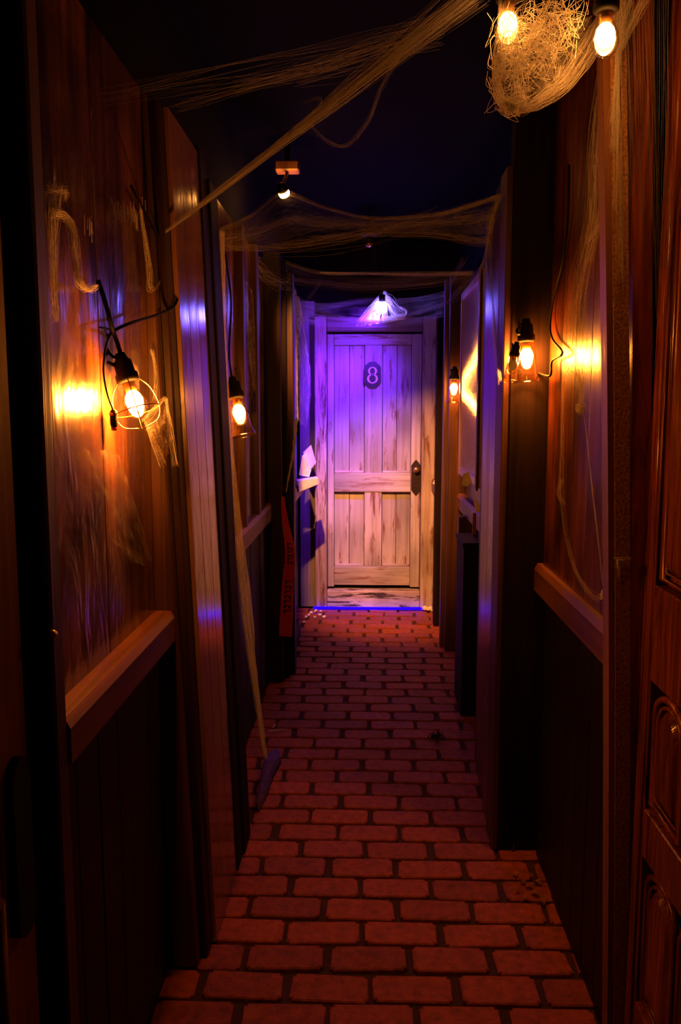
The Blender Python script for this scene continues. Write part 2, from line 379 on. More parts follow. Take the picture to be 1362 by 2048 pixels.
# bay 3
boards(wl, M['panel'], -0.555, 0.025, 2.80, 4.46, 1.0, TOP, 5, 'panel')
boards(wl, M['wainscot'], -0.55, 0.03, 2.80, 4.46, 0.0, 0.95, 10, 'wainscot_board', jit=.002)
chair_rail(wl, -0.52, 2.80, 4.46, 0.05, 0.935, 0.09)
part('batten', M['post'], wl, -0.56, -0.525, 3.52, 3.58, 1.02, TOP, bev=0.003)
part('batten', M['post'], wl, -0.56, -0.525, 3.95, 4.03, 1.02, TOP, bev=0.003)
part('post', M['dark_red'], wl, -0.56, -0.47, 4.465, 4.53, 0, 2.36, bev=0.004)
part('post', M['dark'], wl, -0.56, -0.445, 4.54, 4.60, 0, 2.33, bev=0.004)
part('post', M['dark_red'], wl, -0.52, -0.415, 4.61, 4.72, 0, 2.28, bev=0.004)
# bay 4, by the door
boards(wl, M['painted_panel'], -0.535, 0.03, 4.725, 6.22, 1.0, 2.34, 5, 'panel')
boards(wl, M['panel_red'], -0.53, 0.03, 4.725, 6.22, 0.0, 0.95, 6, 'wainscot_board', jit=.002)
chair_rail(wl, -0.475, 5.15, 6.2, 0.06, 0.925, 0.09)
# ---- right wall
bm = BM(); box(bm, 0.655, 0.78, -0.8, 6.45, -0.02, H_CEIL, 0)
wr = struct(mesh_obj('wall_right', bm, M['ceiling'], origin=(0.66, 3, 0)), 'dark boarded right corridor wall with posts and chair rails')
leanR = lambda z: -0.030 * z - 0.006 * z * z
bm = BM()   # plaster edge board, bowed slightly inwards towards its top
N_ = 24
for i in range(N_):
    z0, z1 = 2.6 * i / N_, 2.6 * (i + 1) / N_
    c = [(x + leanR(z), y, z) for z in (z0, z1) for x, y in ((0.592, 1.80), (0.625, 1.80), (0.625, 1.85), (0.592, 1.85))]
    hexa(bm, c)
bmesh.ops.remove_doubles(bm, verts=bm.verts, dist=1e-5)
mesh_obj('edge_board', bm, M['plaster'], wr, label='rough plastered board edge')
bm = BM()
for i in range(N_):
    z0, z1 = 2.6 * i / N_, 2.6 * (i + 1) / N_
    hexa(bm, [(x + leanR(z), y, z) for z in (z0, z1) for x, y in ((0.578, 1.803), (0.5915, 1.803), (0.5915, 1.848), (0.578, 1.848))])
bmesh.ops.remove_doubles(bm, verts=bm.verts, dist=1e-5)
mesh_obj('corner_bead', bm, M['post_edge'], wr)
bm = BM()
for i in range(N_):
    z0, z1 = 2.6 * i / N_, 2.6 * (i + 1) / N_
    hexa(bm, [(x + leanR(z) * .8, y, z) for z in (z0, z1) for x, y in ((0.618, 1.801), (0.66, 1.801), (0.66, 1.835), (0.618, 1.835))])
bmesh.ops.remove_doubles(bm, verts=bm.verts, dist=1e-5)
mesh_obj('door_jamb', bm, M['mahogany'], wr)
boards(wr, M['panel_red'], 0.585, 0.03, 1.86, 2.70, 1.0, 2.62, 5, 'panel', gap=0.002)
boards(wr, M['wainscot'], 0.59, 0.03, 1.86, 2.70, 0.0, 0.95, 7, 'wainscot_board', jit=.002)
chair_rail(wr, 0.56, 1.855, 2.75, 0.05, 0.932, 0.09)
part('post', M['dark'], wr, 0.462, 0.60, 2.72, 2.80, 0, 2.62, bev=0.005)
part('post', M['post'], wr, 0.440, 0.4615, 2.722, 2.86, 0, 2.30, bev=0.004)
for k in range(3): boards(wr, M['panel_red'], 0.450 + .009 * k, 0.03, 2.87 + .164 * k, 3.03 + .164 * k, 0.0, 2.30, 1, 'panel')
part('post', M['post'], wr, 0.476, 0.62, 3.37, 3.46, 0, 2.30, bev=0.004)
boards(wr, M['panel_red'], 0.60, 0.03, 3.47, 5.10, 1.0, 2.30, 5, 'panel')
boards(wr, M['wainscot'], 0.60, 0.03, 3.47, 5.10, 0.0, 0.95, 8, 'wainscot_board', jit=.002)
chair_rail(wr, 0.56, 3.47, 5.10, 0.05, 0.925, 0.09)
part('post', M['post'], wr, 0.52, 0.62, 4.62, 4.70, 0, 0.93, bev=0.004)
part('post', M['post'], wr, 0.50, 0.62, 5.10, 5.17, 0, 2.36, bev=0.004)
part('post', M['post'], wr, 0.475, 0.60, 5.18, 5.26, 0, 2.33, bev=0.004)
boards(wr, M['panel'], 0.535, 0.03, 5.27, 6.22, 1.0, 2.34, 4, 'panel')
boards(wr, M['wainscot'], 0.53, 0.03, 5.27, 6.22, 0.0, 0.95, 5, 'wainscot_board', jit=.002)
part('post', M['dark'], wr, 0.475, 0.60, 5.72, 5.80, 0, 2.30, bev=0.004)
chair_rail(wr, 0.485, 5.81, 6.2, 0.05, 0.925, 0.09)

# ---- end door: frame, sill, numbered door
D = 6.30
def X6(px, py=930): return PY(px, py, D).x
def Z6(py): return PY(745, py, D).z
trim = None
bm = BM(); box(bm, X6(631), X6(654), D - .09, D + .12, 0.0, 2.22, .006)
trim = struct(mesh_obj('trim_1', bm, M['frame_v'], origin=(X6(640), D, 0)), 'weathered pale left upright of the end door frame')
bm = BM(); box(bm, X6(842), X6(868), D - .09, D + .12, 0.0, 2.22, .006)
struct(mesh_obj('trim_2', bm, M['frame_v'], origin=(X6(850), D, 0)), 'weathered pale right upright of the end door frame')
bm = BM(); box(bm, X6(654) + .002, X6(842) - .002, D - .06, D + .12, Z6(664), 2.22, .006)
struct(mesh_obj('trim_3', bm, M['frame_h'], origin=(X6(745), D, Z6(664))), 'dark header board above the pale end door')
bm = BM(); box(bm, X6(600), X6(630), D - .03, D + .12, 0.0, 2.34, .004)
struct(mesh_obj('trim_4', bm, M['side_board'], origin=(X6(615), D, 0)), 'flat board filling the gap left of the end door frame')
bm = BM(); box(bm, X6(869), X6(900), D - .03, D + .12, 0.0, 2.34, .004)
struct(mesh_obj('trim_5', bm, M['panel_red'], origin=(X6(880), D, 0)), 'red brown board filling the gap right of the end door frame')
bm = BM(); box(bm, X6(654) + .002, X6(842) - .002, D - .075, D + .12, 0.0, Z6(1178), .006)
struct(mesh_obj('trim_6', bm, M['sill'], origin=(X6(745), D, 0)), 'pale sill with peeling paint under the numbered door')
d1 = thing('door_1', '', '', (X6(745), D, Z6(1174))); del d1['category']; struct(d1, 'weathered pale panelled door with an 8 on a dark plate')
zt, zb = Z6(668), Z6(1174)
zm0, zm1 = Z6(984), Z6(946); zl1 = Z6(1133)
def dp(name, m, px0, px1, z0, z1, y0, y1, bev=.004, parent=d1):
    bm = BM(); box(bm, X6(px0), X6(px1), y0, y1, z0, z1, bev); return mesh_obj(name, bm, m, parent)
dp('stile', M['door_v'], 655, 668, zb, zt, D, D + .055); dp('stile', M['door_v'], 822, 841, zb, zt, D, D + .045)
dp('mullion', M['door_v'], 729, 764, zl1, Z6(690), D + .002, D + .045)
dp('door_rail', M['door_h'], 668.3, 821.7, Z6(690), zt, D + .001, D + .045)
dp('door_rail', M['door_h'], 668.3, 821.7, zm0, zm1, D - .006, D + .045)
dp('door_rail', M['door_h'], 668.3, 821.7, zb + .015, zl1, D - .006, D + .045)
for (a, b) in ((668.3, 728.7), (764.3, 821.7)):
    n = 2
    for i in range(n):
        p0 = a + (b - a) * i / n + .4; p1 = a + (b - a) * (i + 1) / n - .4
        y = D + .03 + R_(0, .004)
        dp('plank', M['door_v'], p0, p1, zm1, Z6(690), y, y + .02, .003)
        dp('plank', M['door_v'], p0, p1, zl1, zm0, y, y + .02, .003)
# mouldings round the panels
for z in (zm1, zl1):
    dp('moulding', M['door_h'], 669, 728, z, z + .018, D + .001, D + .03); dp('moulding', M['door_h'], 765, 821, z, z + .018, D + .001, D + .03)
# number plate
pl = []
cx8, cz8, hw, hh = X6(745, 750), Z6(750), .064, .098
for x, z in ((-.35, -1), (.35, -1), (.85, -.72), (1, -.55), (1, .55), (.85, .72), (.35, 1), (-.35, 1), (-.85, .72), (-1, .55), (-1, -.55), (-.85, -.72)):
    pl.append((cx8 + x * hw, D, cz8 + z * hh))
bm = BM(); slab(bm, pl, (0, -.012, 0), (0, .001, 0))
plate = mesh_obj('number_plate', bm, M['plate'], d1, label='dark plate with clipped corners')
bm = BM()
def ring8(cx, cz, ro, rzo, ri, rzi, n=40):
    # bold on the diagonals, thin at the top and foot, like a serif figure
    o = []; i_ = []
    for k in range(n):
        t = 2 * math.pi * k / n
        o.append((cx + ro * math.cos(t), cz + rzo * math.sin(t))); i_.append((cx + ri * math.cos(t), cz + rzi * math.sin(t)))
    vo = [[bm.verts.new((x, y, z)) for x, z in o] for y in (D - .016, D - .011)]
    vi = [[bm.verts.new((x, y, z)) for x, z in i_] for y in (D - .016, D - .011)]
    for k in range(n):
        q = (k + 1) % n
        bm.faces.new((vo[0][k], vo[0][q], vi[0][q], vi[0][k])); bm.faces.new((vo[0][k], vo[1][k], vo[1][q], vo[0][q]))
        bm.faces.new((vi[0][k], vi[0][q], vi[1][q], vi[1][k]))
ring8(cx8, cz8 + .029, .034, .031, .020, .024); ring8(cx8, cz8 - .028, .041, .036, .025, .028)
mesh_obj('numeral', bm, M['numeral'], plate, label='pale figure 8')
# lock plate and knob
lx, lz0, lz1 = X6(832), Z6(991), Z6(919)
hw = .036; ol = [(lx, D, lz0), (lx + hw * .5, D, lz0 + .02), (lx + hw, D, lz0 + .045), (lx + hw, D, lz1 - .045), (lx + hw * .5, D, lz1 - .02), (lx, D, lz1), (lx - hw * .5, D, lz1 - .02), (lx - hw, D, lz1 - .045), (lx - hw, D, lz0 + .045), (lx - hw * .5, D, lz0 + .02)]
bm = BM(); slab(bm, ol, (0, -.007, 0), (0, .001, 0)); lp = mesh_obj('lock_plate', bm, M['iron'], d1, label='dark pointed lock plate')
bm = BM(); lathe(bm, [(.001, .056), (.016, .054), (.023, .044), (.021, .034), (.010, .026), (.009, .008), (.016, .005), (.016, 0)], (lx, D - .007, lz1 - .075), (0, -1, 0), 18)
mesh_obj('door_knob', bm, M['brass'], lp, True)
bm = BM(); lathe(bm, [(.001, .003), (.006, .003), (.006, 0)], (lx, D - .007, lz0 + .1), (0, -1, 0), 10); mesh_obj('keyhole', bm, M['blackbit'], lp)

# ---- near left door with a long black handle plate
d2 = thing('door_2', '', '', (-0.56, 0.85, 0)); del d2['category']; struct(d2, 'brown wooden door at the left picture edge with black handle plate')
def dbox(d, name, m, *a, **k):
    return part(name, m, d, *a, **k)
dbox(d2, 'stile', M['walnut_door'], -0.585, -0.535, 1.115, 1.222, 0.01, 2.2)
dbox(d2, 'door_rail', M['walnut_door'], -0.583, -0.535, 0.45, 1.113, 0.82, 0.98)
dbox(d2, 'door_rail', M['walnut_door'], -0.583, -0.535, 0.45, 1.113, 0.01, 0.22)
dbox(d2, 'door_rail', M['walnut_door'], -0.583, -0.535, 0.45, 1.113, 2.05, 2.2)
for z0, z1 in ((0.22, 0.82), (0.98, 2.05)):
    bm = BM(); c = []
    for i, (e, x) in enumerate(((0.0, -0.575), (0.05, -0.545))):
        c += [(x, 0.45 + e, z0 + e), (x, 1.113 - e, z0 + e), (x, 1.113 - e, z1 - e), (x, 0.45 + e, z1 - e)]
    hexa(bm, c); mesh_obj('panel', bm, M['walnut_door'], d2)
    bm = BM()
    tube(bm, [(-0.54, 1.108, z0 + .008), (-0.54, 1.108, z1 - .008)], .011, 8); tube(bm, [(-0.54, .46, z1 - .008), (-0.54, 1.108, z1 - .008)], .011, 8); tube(bm, [(-0.54, .46, z0 + .008), (-0.54, 1.108, z0 + .008)], .011, 8)
    mesh_obj('moulding', bm, M['walnut_door'], d2, True)
ol = []
for t in range(13):
    a = math.pi * t / 12; ol.append((-0.535, 1.166 + .031 * math.cos(a), 0.965 + .045 * math.sin(a)))
for t in range(13):
    a = math.pi + math.pi * t / 12; ol.append((-0.535, 1.166 + .031 * math.cos(a), 0.745 + .02 * math.sin(a)))
bm = BM(); slab(bm, ol, (.014, 0, 0), (-.001, 0, 0)); hp = mesh_obj('handle_plate', bm, M['rubber'], d2, label='long black handle plate with rounded top')
# ---- near right door, carved and polished
d3 = thing('door_3', '', '', (0.62, 1.3, 0)); del d3['category']; struct(d3, 'polished red mahogany door with carved arched panels at right edge')
XF = 0.612
dbox(d3, 'stile', M['mahogany'], XF, XF + .04, 1.735, 1.797, 0.01, 2.6)
dbox(d3, 'door_rail', M['mahogany'], XF, XF + .04, 1.0, 1.733, 0.95, 1.16)
dbox(d3, 'door_rail', M['mahogany'], XF, XF + .04, 1.0, 1.733, 0.55, 0.66)
dbox(d3, 'door_rail', M['mahogany'], XF, XF + .04, 1.0, 1.733, 0.01, 0.20)
dbox(d3, 'door_rail', M['mahogany'], XF, XF + .04, 1.0, 1.733, 2.30, 2.6)
def carved(y0, y1, z0, z1, arch=0.0):
    """raised panel with two moulding rims; arch = rise of the arched head"""
    def outline(e):
        a, b, lo, hi = y0 + e, y1 - e, z0 + e, z1 - e
        pts = [(a, lo), (b, lo), (b, hi - arch)]
        if arch:
            for k in range(1, 12):
                t = math.pi * k / 12; pts.append(((a + b) / 2 + (b - a) / 2 * math.cos(t), hi - arch + arch * math.sin(t)))
        pts.append((a, hi - arch)); return pts
    bm = BM(); rings = []
    for e, x in ((0, XF + .02), (.016, XF + .028), (.04, XF + .004), (.05, XF + .002)):
        rings.append([bm.verts.new((x, y, z)) for y, z in outline(e)])
    for A, B in zip(rings, rings[1:]):
        for i in range(len(A)): bm.faces.new((A[i], A[(i + 1) % len(A)], B[(i + 1) % len(A)], B[i]))
    bm.faces.new(rings[-1]); mesh_obj('panel', bm, M['mahogany'], d3)
    for e, r in ((.006, .008), (.022, .005)):
        bm = BM(); tube(bm, [(XF + .012, y, z) for y, z in outline(e)], r, 8, closed=True); mesh_obj('moulding', bm, M['mahogany'], d3, True)
carved(1.33, 1.725, 1.17, 2.08, 0.16)
carved(1.55, 1.725, 0.67, 0.94, 0.05); carved(1.35, 1.53, 0.67, 0.94, 0.05)
carved(1.55, 1.725, 0.21, 0.54, 0.05); carved(1.35, 1.53, 0.21, 0.54, 0.05)
dbox(d3, 'backing', M['mahogany'], XF + .041, XF + .042, 1.0, 1.797, 0.01, 2.6, bev=0)
bm = BM(); tube(bm, [(XF + .001, 1.745, 0.01), (XF + .001, 1.745, 2.6)], .006, 8); mesh_obj('bead', bm, M['mahogany'], d3, True)

# ================================================================== LAMPS
def teardrop(bm, c, axis, r, L):
    lathe(bm, [(.0005, 0), (r * .45, L * .06), (r * .85, L * .25), (r, L * .48), (r * .86, L * .72), (r * .5, L * .92), (.0005, L)], c, axis, 16)
def cage_lamp(name, label, top, axis, scale, strength, cage=True, glassy=False, group=None, col=ORANGE):
    """socket at top, axis points to the bulb; optional wire cage or clear bell glass"""
    top = Vector(top); ax = Vector(axis).normalized(); s = scale
    t = thing(name, label, 'lamp', top, group)
    bm = BM(); lathe(bm, [(.0005, -.012 * s), (.010 * s, -.012 * s), (.013 * s, 0), (.019 * s, .006 * s), (.020 * s, .030 * s), (.024 * s, .034 * s), (.024 * s, .048 * s), (.019 * s, .052 * s), (.0005, .052 * s)], top, ax, 18)
    so = mesh_obj('socket', bm, M['rubber'], t, True)
    bm = BM(); u = ax.orthogonal().normalized()
    tube(bm, [top + u * .018 * s + ax * .012 * s, top + u * .034 * s + ax * .004 * s], .004 * s, 8); mesh_obj('thumb_screw', bm, M['black_metal'], so, True)
    bm = BM(); lathe(bm, [(.012 * s, .050 * s), (.013 * s, .062 * s), (.011 * s, .070 * s)], top, ax, 14); mesh_obj('bulb_cap', bm, M['brass'], t, True)
    b0 = top + ax * .060 * s
    bm = BM(); teardrop(bm, b0 + ax * .008 * s, ax, .0185 * s, .046 * s); mesh_obj('filament_glow', bm, glow(name + '_glow', col, strength), t, True, label='glowing filament core')
    bm = BM(); lathe(bm, [(.012 * s, 0), (.015 * s, .008 * s), (.024 * s, .030 * s), (.026 * s, .044 * s), (.020 * s, .062 * s), (.008 * s, .070 * s), (.0005, .071 * s)], b0, ax, 20); mesh_obj('bulb', bm, M['bulb_glass'], t, True)
    v = ax.cross(u)
    if cage:
        bm = BM(); base = top + ax * .046 * s
        def ringp(r, h, n=28): return [base + ax * h + (u * math.cos(2 * math.pi * k / n) + v * math.sin(2 * math.pi * k / n)) * r for k in range(n)]
        tube(bm, ringp(.047 * s, .066 * s), .0014 * s, 6, closed=True); cg = mesh_obj('cage_ring', bm, M['wire'], t, True)
        bm = BM(); tube(bm, ringp(.022 * s, .0), .0016 * s, 6, closed=True); mesh_obj('cage_ring', bm, M['wire'], t, True)
        for k in range(4):
            a = math.pi / 2 * k + .5; dr = u * math.cos(a) + v * math.sin(a)
            bm = BM(); tube(bm, spline([base + dr * .022 * s, base + dr * .040 * s + ax * .026 * s, base + dr * .047 * s + ax * .066 * s, base + dr * .036 * s + ax * .094 * s, base + dr * .006 * s + ax * .104 * s], 5), .0013 * s, 6)
            mesh_obj('cage_wire', bm, M['wire'], t, True)
    if glassy:
        bm = BM(); g = top + ax * .040 * s
        pr = [(.021, 0), (.023, .010), (.024, .030), (.026, .070), (.029, .100), (.036, .118), (.0365, .121), (.0345, .118), (.0275, .100)]
        lathe(bm, [(a * s, b * s) for a, b in pr], g, ax, 24); mesh_obj('glass_shade', bm, M['glass'], t, True)
    return t
def cord(name, label, pts, r=.0035, plug=None):
    bm = BM(); tube(bm, spline(pts, 8), r, 8)
    if plug is None:
        return tag(mesh_obj(name, bm, M['rubber'], None, True, origin=pts[0]), label, 'cord')
    t = thing(name, label, 'cord', pts[0]); mesh_obj('cable', bm, M['rubber'], t, True)
    bm = BM(); a = Vector(pts[-1]); lathe(bm, [(.003, -.004), (.007, 0), (.008, .010), (.008, .028), (.006, .034), (.0005, .034)], a, plug, 12); mesh_obj('plug', bm, M['rubber'], t, True)
    bm = BM(); lathe(bm, [(.0062, .034), (.0062, .040), (.0005, .041)], a, plug, 10); mesh_obj('plug_tip', bm, M['tape'], t, True)
    bm = BM(); lathe(bm, [(.009, .003), (.0098, .006), (.009, .009)], a, plug, 10); mesh_obj('plug_ring', bm, M['brass'], t, True)
    return t
# left caged lamp
la = PY(243, 718, 1.75); lb = PY(268, 800, 1.74)
cage_lamp('caged_lamp', 'lit bulb in round brass wire cage, nearest lamp on left wall', la, lb - la, 1.02, LAMP['left'], cage=True)
cord('lamp_cord', 'black cord from left wall top down to the caged lamp', [PX(262, 372, -.535), PX(300, 440, -.53), PX(330, 505, -.528), PX(345, 560, -.526), PX(352, 606, -.50), PX(318, 628, -.515), PX(262, 646, -.515), PY(225, 664, 1.76), PY(212, 690, 1.75), PY(224, 712, 1.75), PY(243, 716, 1.75)], .0034)
cord('plug_cord', 'thin black cord with plug dangling left of the caged lamp', [PX(200, 655, -.535), PX(222, 662, -.53), PX(212, 690, -.528), PX(207, 740, -.528), PX(214, 785, -.528), PX(227, 822, -.53)], .0022, plug=(0, .05, -1))
cord('twisted_cord', 'thick twisted black lead above the caged lamp socket', [PX(196, 560, -.54), PX(212, 610, -.53), PX(224, 655, -.525), PY(236, 690, 1.76), PY(243, 716, 1.75)], .005)
# left far lamp
la = PY(466, 762, 3.12); lb = PY(480, 835, 3.10)
cage_lamp('shaded_lamp', 'lit lamp in flared glass shade on left wall beyond the dark post', la, lb - la, 1.32, LAMP['left_far'], cage=False, glassy=True)
cord('shade_cord', 'black cord curling around the left glass shaded lamp', [PX(450, 505, -.548), PX(462, 600, -.545), PX(458, 700, -.542), PY(462, 745, 3.12), PY(466, 760, 3.12)], .004)
cord('loop_cord', 'black looped cord to the right of the left glass shaded lamp', [PX(470, 735, -.545), PX(480, 770, -.53), PX(482, 800, -.52), PX(500, 825, -.52), PX(505, 800, -.53), PX(511, 775, -.548)], .003)
# right lamps
la = PY(1052, 646, 2.66); lb = PY(1054, 755, 2.66)
cage_lamp('bell_lamp', 'lit bulb in clear bell glass beside the black right post', la, lb - la, 1.14, LAMP['right'], cage=False, glassy=True)
la = PY(1033, 690, 2.62); lb = PY(1018, 770, 2.60)
cage_lamp('small_bell_lamp', 'smaller unlit bell glass lamp tilted in front of black right post', la, lb - la, .72, 0.05, cage=False, glassy=True)
cord('lamp_cord', 'black cord hanging down right boards and looping beside bell lamp', [PX(1138, 330, .575), PX(1136, 430, .575), PX(1126, 520, .575), PX(1108, 590, .573), PX(1100, 650, .57), PX(1106, 680, .57), PX(1125, 706, .568), PX(1104, 722, .565), PX(1099, 752, .56), PX(1066, 738, .545), PX(1057, 715, .545), PX(1062, 690, .55)], .0036)
cord('knotted_cord', 'knotted black cord bundle above the bell lamp socket', [PX(1075, 610, .57), PX(1058, 640, .565), PX(1072, 655, .56), PX(1050, 650, .56), PY(1040, 668, 2.66), PY(1034, 660, 2.63), PY(1052, 646, 2.66)], .0042)
# right far lamp
la = PY(909, 738, 5.0); lb = PY(907, 800, 4.99)
cage_lamp('glass_jar_lamp', 'small lit glass lamp on right wall beyond the tall frame', la, lb - la, 1.25, LAMP['right_far'], cage=False, glassy=True)
# two bulbs tangled in web at the upper right
tb = PY(1214, -34, 1.56)
cage_lamp('hanging_bulb', 'bare glowing bulb at upper right by the bowed board', tb, (0.0, 0, -1), .95, LAMP['top_a'], cage=False, col=AMBER)
cord('bulb_cord', 'black cord carrying the upper right bare bulb', [(tb.x + .01, tb.y + .02, H_CEIL), tb + Vector((.004, 0, .15)), tb], .004)
tb = PY(1018, -52, 1.62)
cage_lamp('webbed_bulb', 'glowing bulb tangled in the thick hanging cobweb at top', tb, (0.0, 0, -1), .95, LAMP['top_b'], cage=False, col=AMBER)
cord('bulb_cord', 'black cord carrying the bulb in the hanging cobweb', [(tb.x - .01, tb.y, H_CEIL), tb + Vector((.004, 0, .12)), tb], .004)
# ceiling spots
def spotlight(name, label, boxc, bulbc, lit, aim):
    boxc, bulbc = Vector(boxc), Vector(bulbc)
    t = thing(name, label, 'spotlight', (boxc.x, boxc.y, boxc.z))
    bm = BM(); box(bm, boxc.x - .055, boxc.x + .055, boxc.y - .04, boxc.y + .04, boxc.z - .022, boxc.z + .022, .006); mesh_obj('housing', bm, M['post_edge'] if lit else M['iron'], t)
    bm = BM(); tube(bm, [boxc + Vector((0, 0, .02)), (boxc.x, boxc.y, H_CEIL)], .012, 10); mesh_obj('stem', bm, M['black_metal'], t)
    ax = (Vector(aim) - bulbc).normalized()
    bm = BM(); tube(bm, [boxc + Vector((0, 0, -.02)), bulbc - ax * .03], .008, 8); mesh_obj('arm', bm, M['black_metal'], t)
    bm = BM(); lathe(bm, [(.0005, -.05), (.018, -.045), (.024, -.03), (.026, -.014), (.020, -.012)], bulbc, ax, 18); hd = mesh_obj('lamp_head', bm, M['black_metal'], t, True)
    bm = BM(); lathe(bm, [(.0005, -.02), (.02, -.012), (.026, .0), (.023, .012), (.012, .019), (.0005, .021)], bulbc, ax, 16)
    mesh_obj('bulb', bm, glow(name + '_glow', AMBER, 30) if lit else M['brass'], t, True)
    if lit:
        ld = bpy.data.lights.new(name + '_beam', 'SPOT'); ld.energy = LAMP['spot']; ld.color = (1.0, 0.36, 0.08); ld.spot_size = math.radians(46); ld.spot_blend = 0.9; ld.shadow_soft_size = .025
        lo = bpy.data.objects.new('beam', ld); COL.objects.link(lo); lo.parent = t
        lo.location = bulbc + ax * .03 - boxc; lo.rotation_euler = ax.to_track_quat('-Z', 'Y').to_euler()
    return t
spotlight('ceiling_spotlight', 'small lit ceiling spotlight hanging above the cobweb swag', PY(575, 335, 3.95), PY(568, 386, 3.88), True, (0.40, 6.3, .38))
spotlight('dead_spotlight', 'dim unlit ceiling spotlight further back over the door', PY(739, 464, 5.4), PY(738, 488, 5.36), False, (0.1, 5.2, 0))
# blue lamp over the door
bc = PY(764, 612, 5.55)
t = thing('blue_floodlight', 'bright blue lamp wrapped in cobweb over the numbered door', 'lamp', bc)
bm = BM(); lathe(bm, [(.0005, -.035), (.02, -.03), (.034, -.005), (.036, .02), (.028, .042), (.0005, .05)], bc, (0, .25, -1), 20); mesh_obj('bulb', bm, glow('blue_glow', (0.16, 0.12, 1.0), LAMP['blue_bulb']), t, True)
bm = BM(); lathe(bm, [(.0005, -.075), (.02, -.075), (.022, -.03), (.016, -.03)], bc, (0, .25, -1), 16); mesh_obj('socket', bm, M['black_metal'], t, True)
bm = BM(); tube(bm, [bc + Vector((0, -.015, .06)), (bc.x, bc.y - .02, H_CEIL)], .005, 8); mesh_obj('stem', bm, M['rubber'], t)
ld = bpy.data.lights.new('blue_beam', 'SPOT'); ld.energy = LAMP['blue_beam']; ld.color = BLUE; ld.spot_size = math.radians(124); ld.spot_blend = 1.0; ld.shadow_soft_size = .03
lo = bpy.data.objects.new('beam', ld); COL.objects.link(lo); lo.parent = t; lo.location = (0, .03, -.06)
lo.rotation_euler = (Vector((-.66, 6.26, 1.66)) - bc).to_track_quat('-Z', 'Y').to_euler()
# blue light strip along the sill
t = thing('light_strip', 'thin glowing blue light strip along the foot of the sill', 'light strip', (X6(740), D - .1, 0))
zS = .004
bm = BM(); box(bm, X6(628, 1212), X6(851, 1212), D - .118, D - .093, zS, zS + .010, .001); mesh_obj('channel', bm, M['metal_strip'], t)
bm = BM(); box(bm, X6(629, 1212), X6(850, 1212), D - .124, D - .1185, zS + .001, zS + .021, .001); mesh_obj('diffuser', bm, glow('strip_glow', (0.004, 0.0, 1.0), LAMP['strip']), t)

# ================================================================== OTHER THINGS
# tall framed pane on the right wall
t = thing('wall_frame', 'tall narrow gilt frame with a bright pale pane on right wall', 'frame', (0.55, 4.42, 1.15))
fx0, fx1, fy0, fy1, fz0, fz1 = 0.538, 0.56, 3.98, 4.88, 1.15, 2.20
for nm, a in (('frame_side', (fx0, fx1, fy0, fy0 + .045, fz0, fz1)), ('frame_side', (fx0, fx1, fy1 - .045, fy1, fz0, fz1)), ('frame_top', (fx0, fx1, fy0 + .046, fy1 - .046, fz1 - .05, fz1)), ('frame_bottom', (fx0, fx1, fy0 + .046, fy1 - .046, fz0, fz0 + .05))):
    part(nm, M['frame_gilt'], t, *a, bev=.006)
part('outer_moulding', M['frame_dark'], t, fx0 - .012, fx0 - .001, fy0 - .004, fy0 + .016, fz0 - .01, fz1 + .01, bev=.003)
part('outer_moulding', M['frame_dark'], t, fx0 - .012, fx0 - .001, fy0 + .024, fy0 + .036, fz0, fz1, bev=.003)
part('pane', M['pane'], t, fx1 - .017, fx1 - .002, fy0 + .04, fy1 - .04, fz0 + .045, fz1 - .045, bev=0)
part('backing', M['frame_dark'], t, fx1 - .001, 0.598, fy0 + .01, fy1 - .01, fz0 + .02, fz1 - .02, bev=0)
# torn scraps under the frame, leaning board, dark box
def scrap(name, label, cat, pts, m, th=.004, grp=None):
    bm = BM(); n = (Vector(pts[1]) - Vector(pts[0])).cross(Vector(pts[2]) - Vector(pts[0])).normalized() * th
    slab(bm, pts, n * .5, -n * .5); return tag(mesh_obj(name, bm, m), label, cat, grp)
scrap('broken_moulding', 'bright broken strip of pale moulding below the tall frame', 'moulding', [PY(947, 998, 3.9), PY(955, 1003, 3.9), PY(962, 1022, 3.9), PY(952, 1024, 3.9)], M['chip'], .02)
scrap('hanging_stick', 'short pale stick standing upright under the broken moulding', 'stick', [PY(946, 1026, 3.92), PY(952, 1026, 3.92), PY(952, 1069, 3.92), PY(944, 1069, 3.92)], M['rail'], .012)
scrap('paper_scrap', 'crumpled pale paper scrap hanging at the frame foot', 'paper', [PY(926, 948, 4.1), PY(938, 944, 4.1), PY(944, 966, 4.05), PY(934, 973, 4.1), PY(924, 970, 4.1)], M['paper'], .003)
scrap('paper_scrap', 'pale triangular paper scrap beside the right door frame', 'paper', [PY(878, 945, 5.9), PY(880, 974, 5.9), PY(865, 967, 5.9)], M['paper'], .003)
scrap('leaning_board', 'narrow brown board leaning at the right wall foot', 'board', [PZ(925, 1346, .0), PZ(938, 1346, .0), PY(942, 1180, 4.5), PY(935, 1180, 4.5)], M['post_edge'], .02)
t = thing('black_cabinet', 'black upright box standing against right wall below frame', 'box', (0.51, 4.15, 0))
part('body', M['rubber'], t, 0.475, 0.555, 3.98, 4.3, 0.0, 0.86, bev=.006); part('lid', M['rubber'], t, 0.468, 0.556, 3.97, 4.31, 0.862, 0.885, bev=.004)
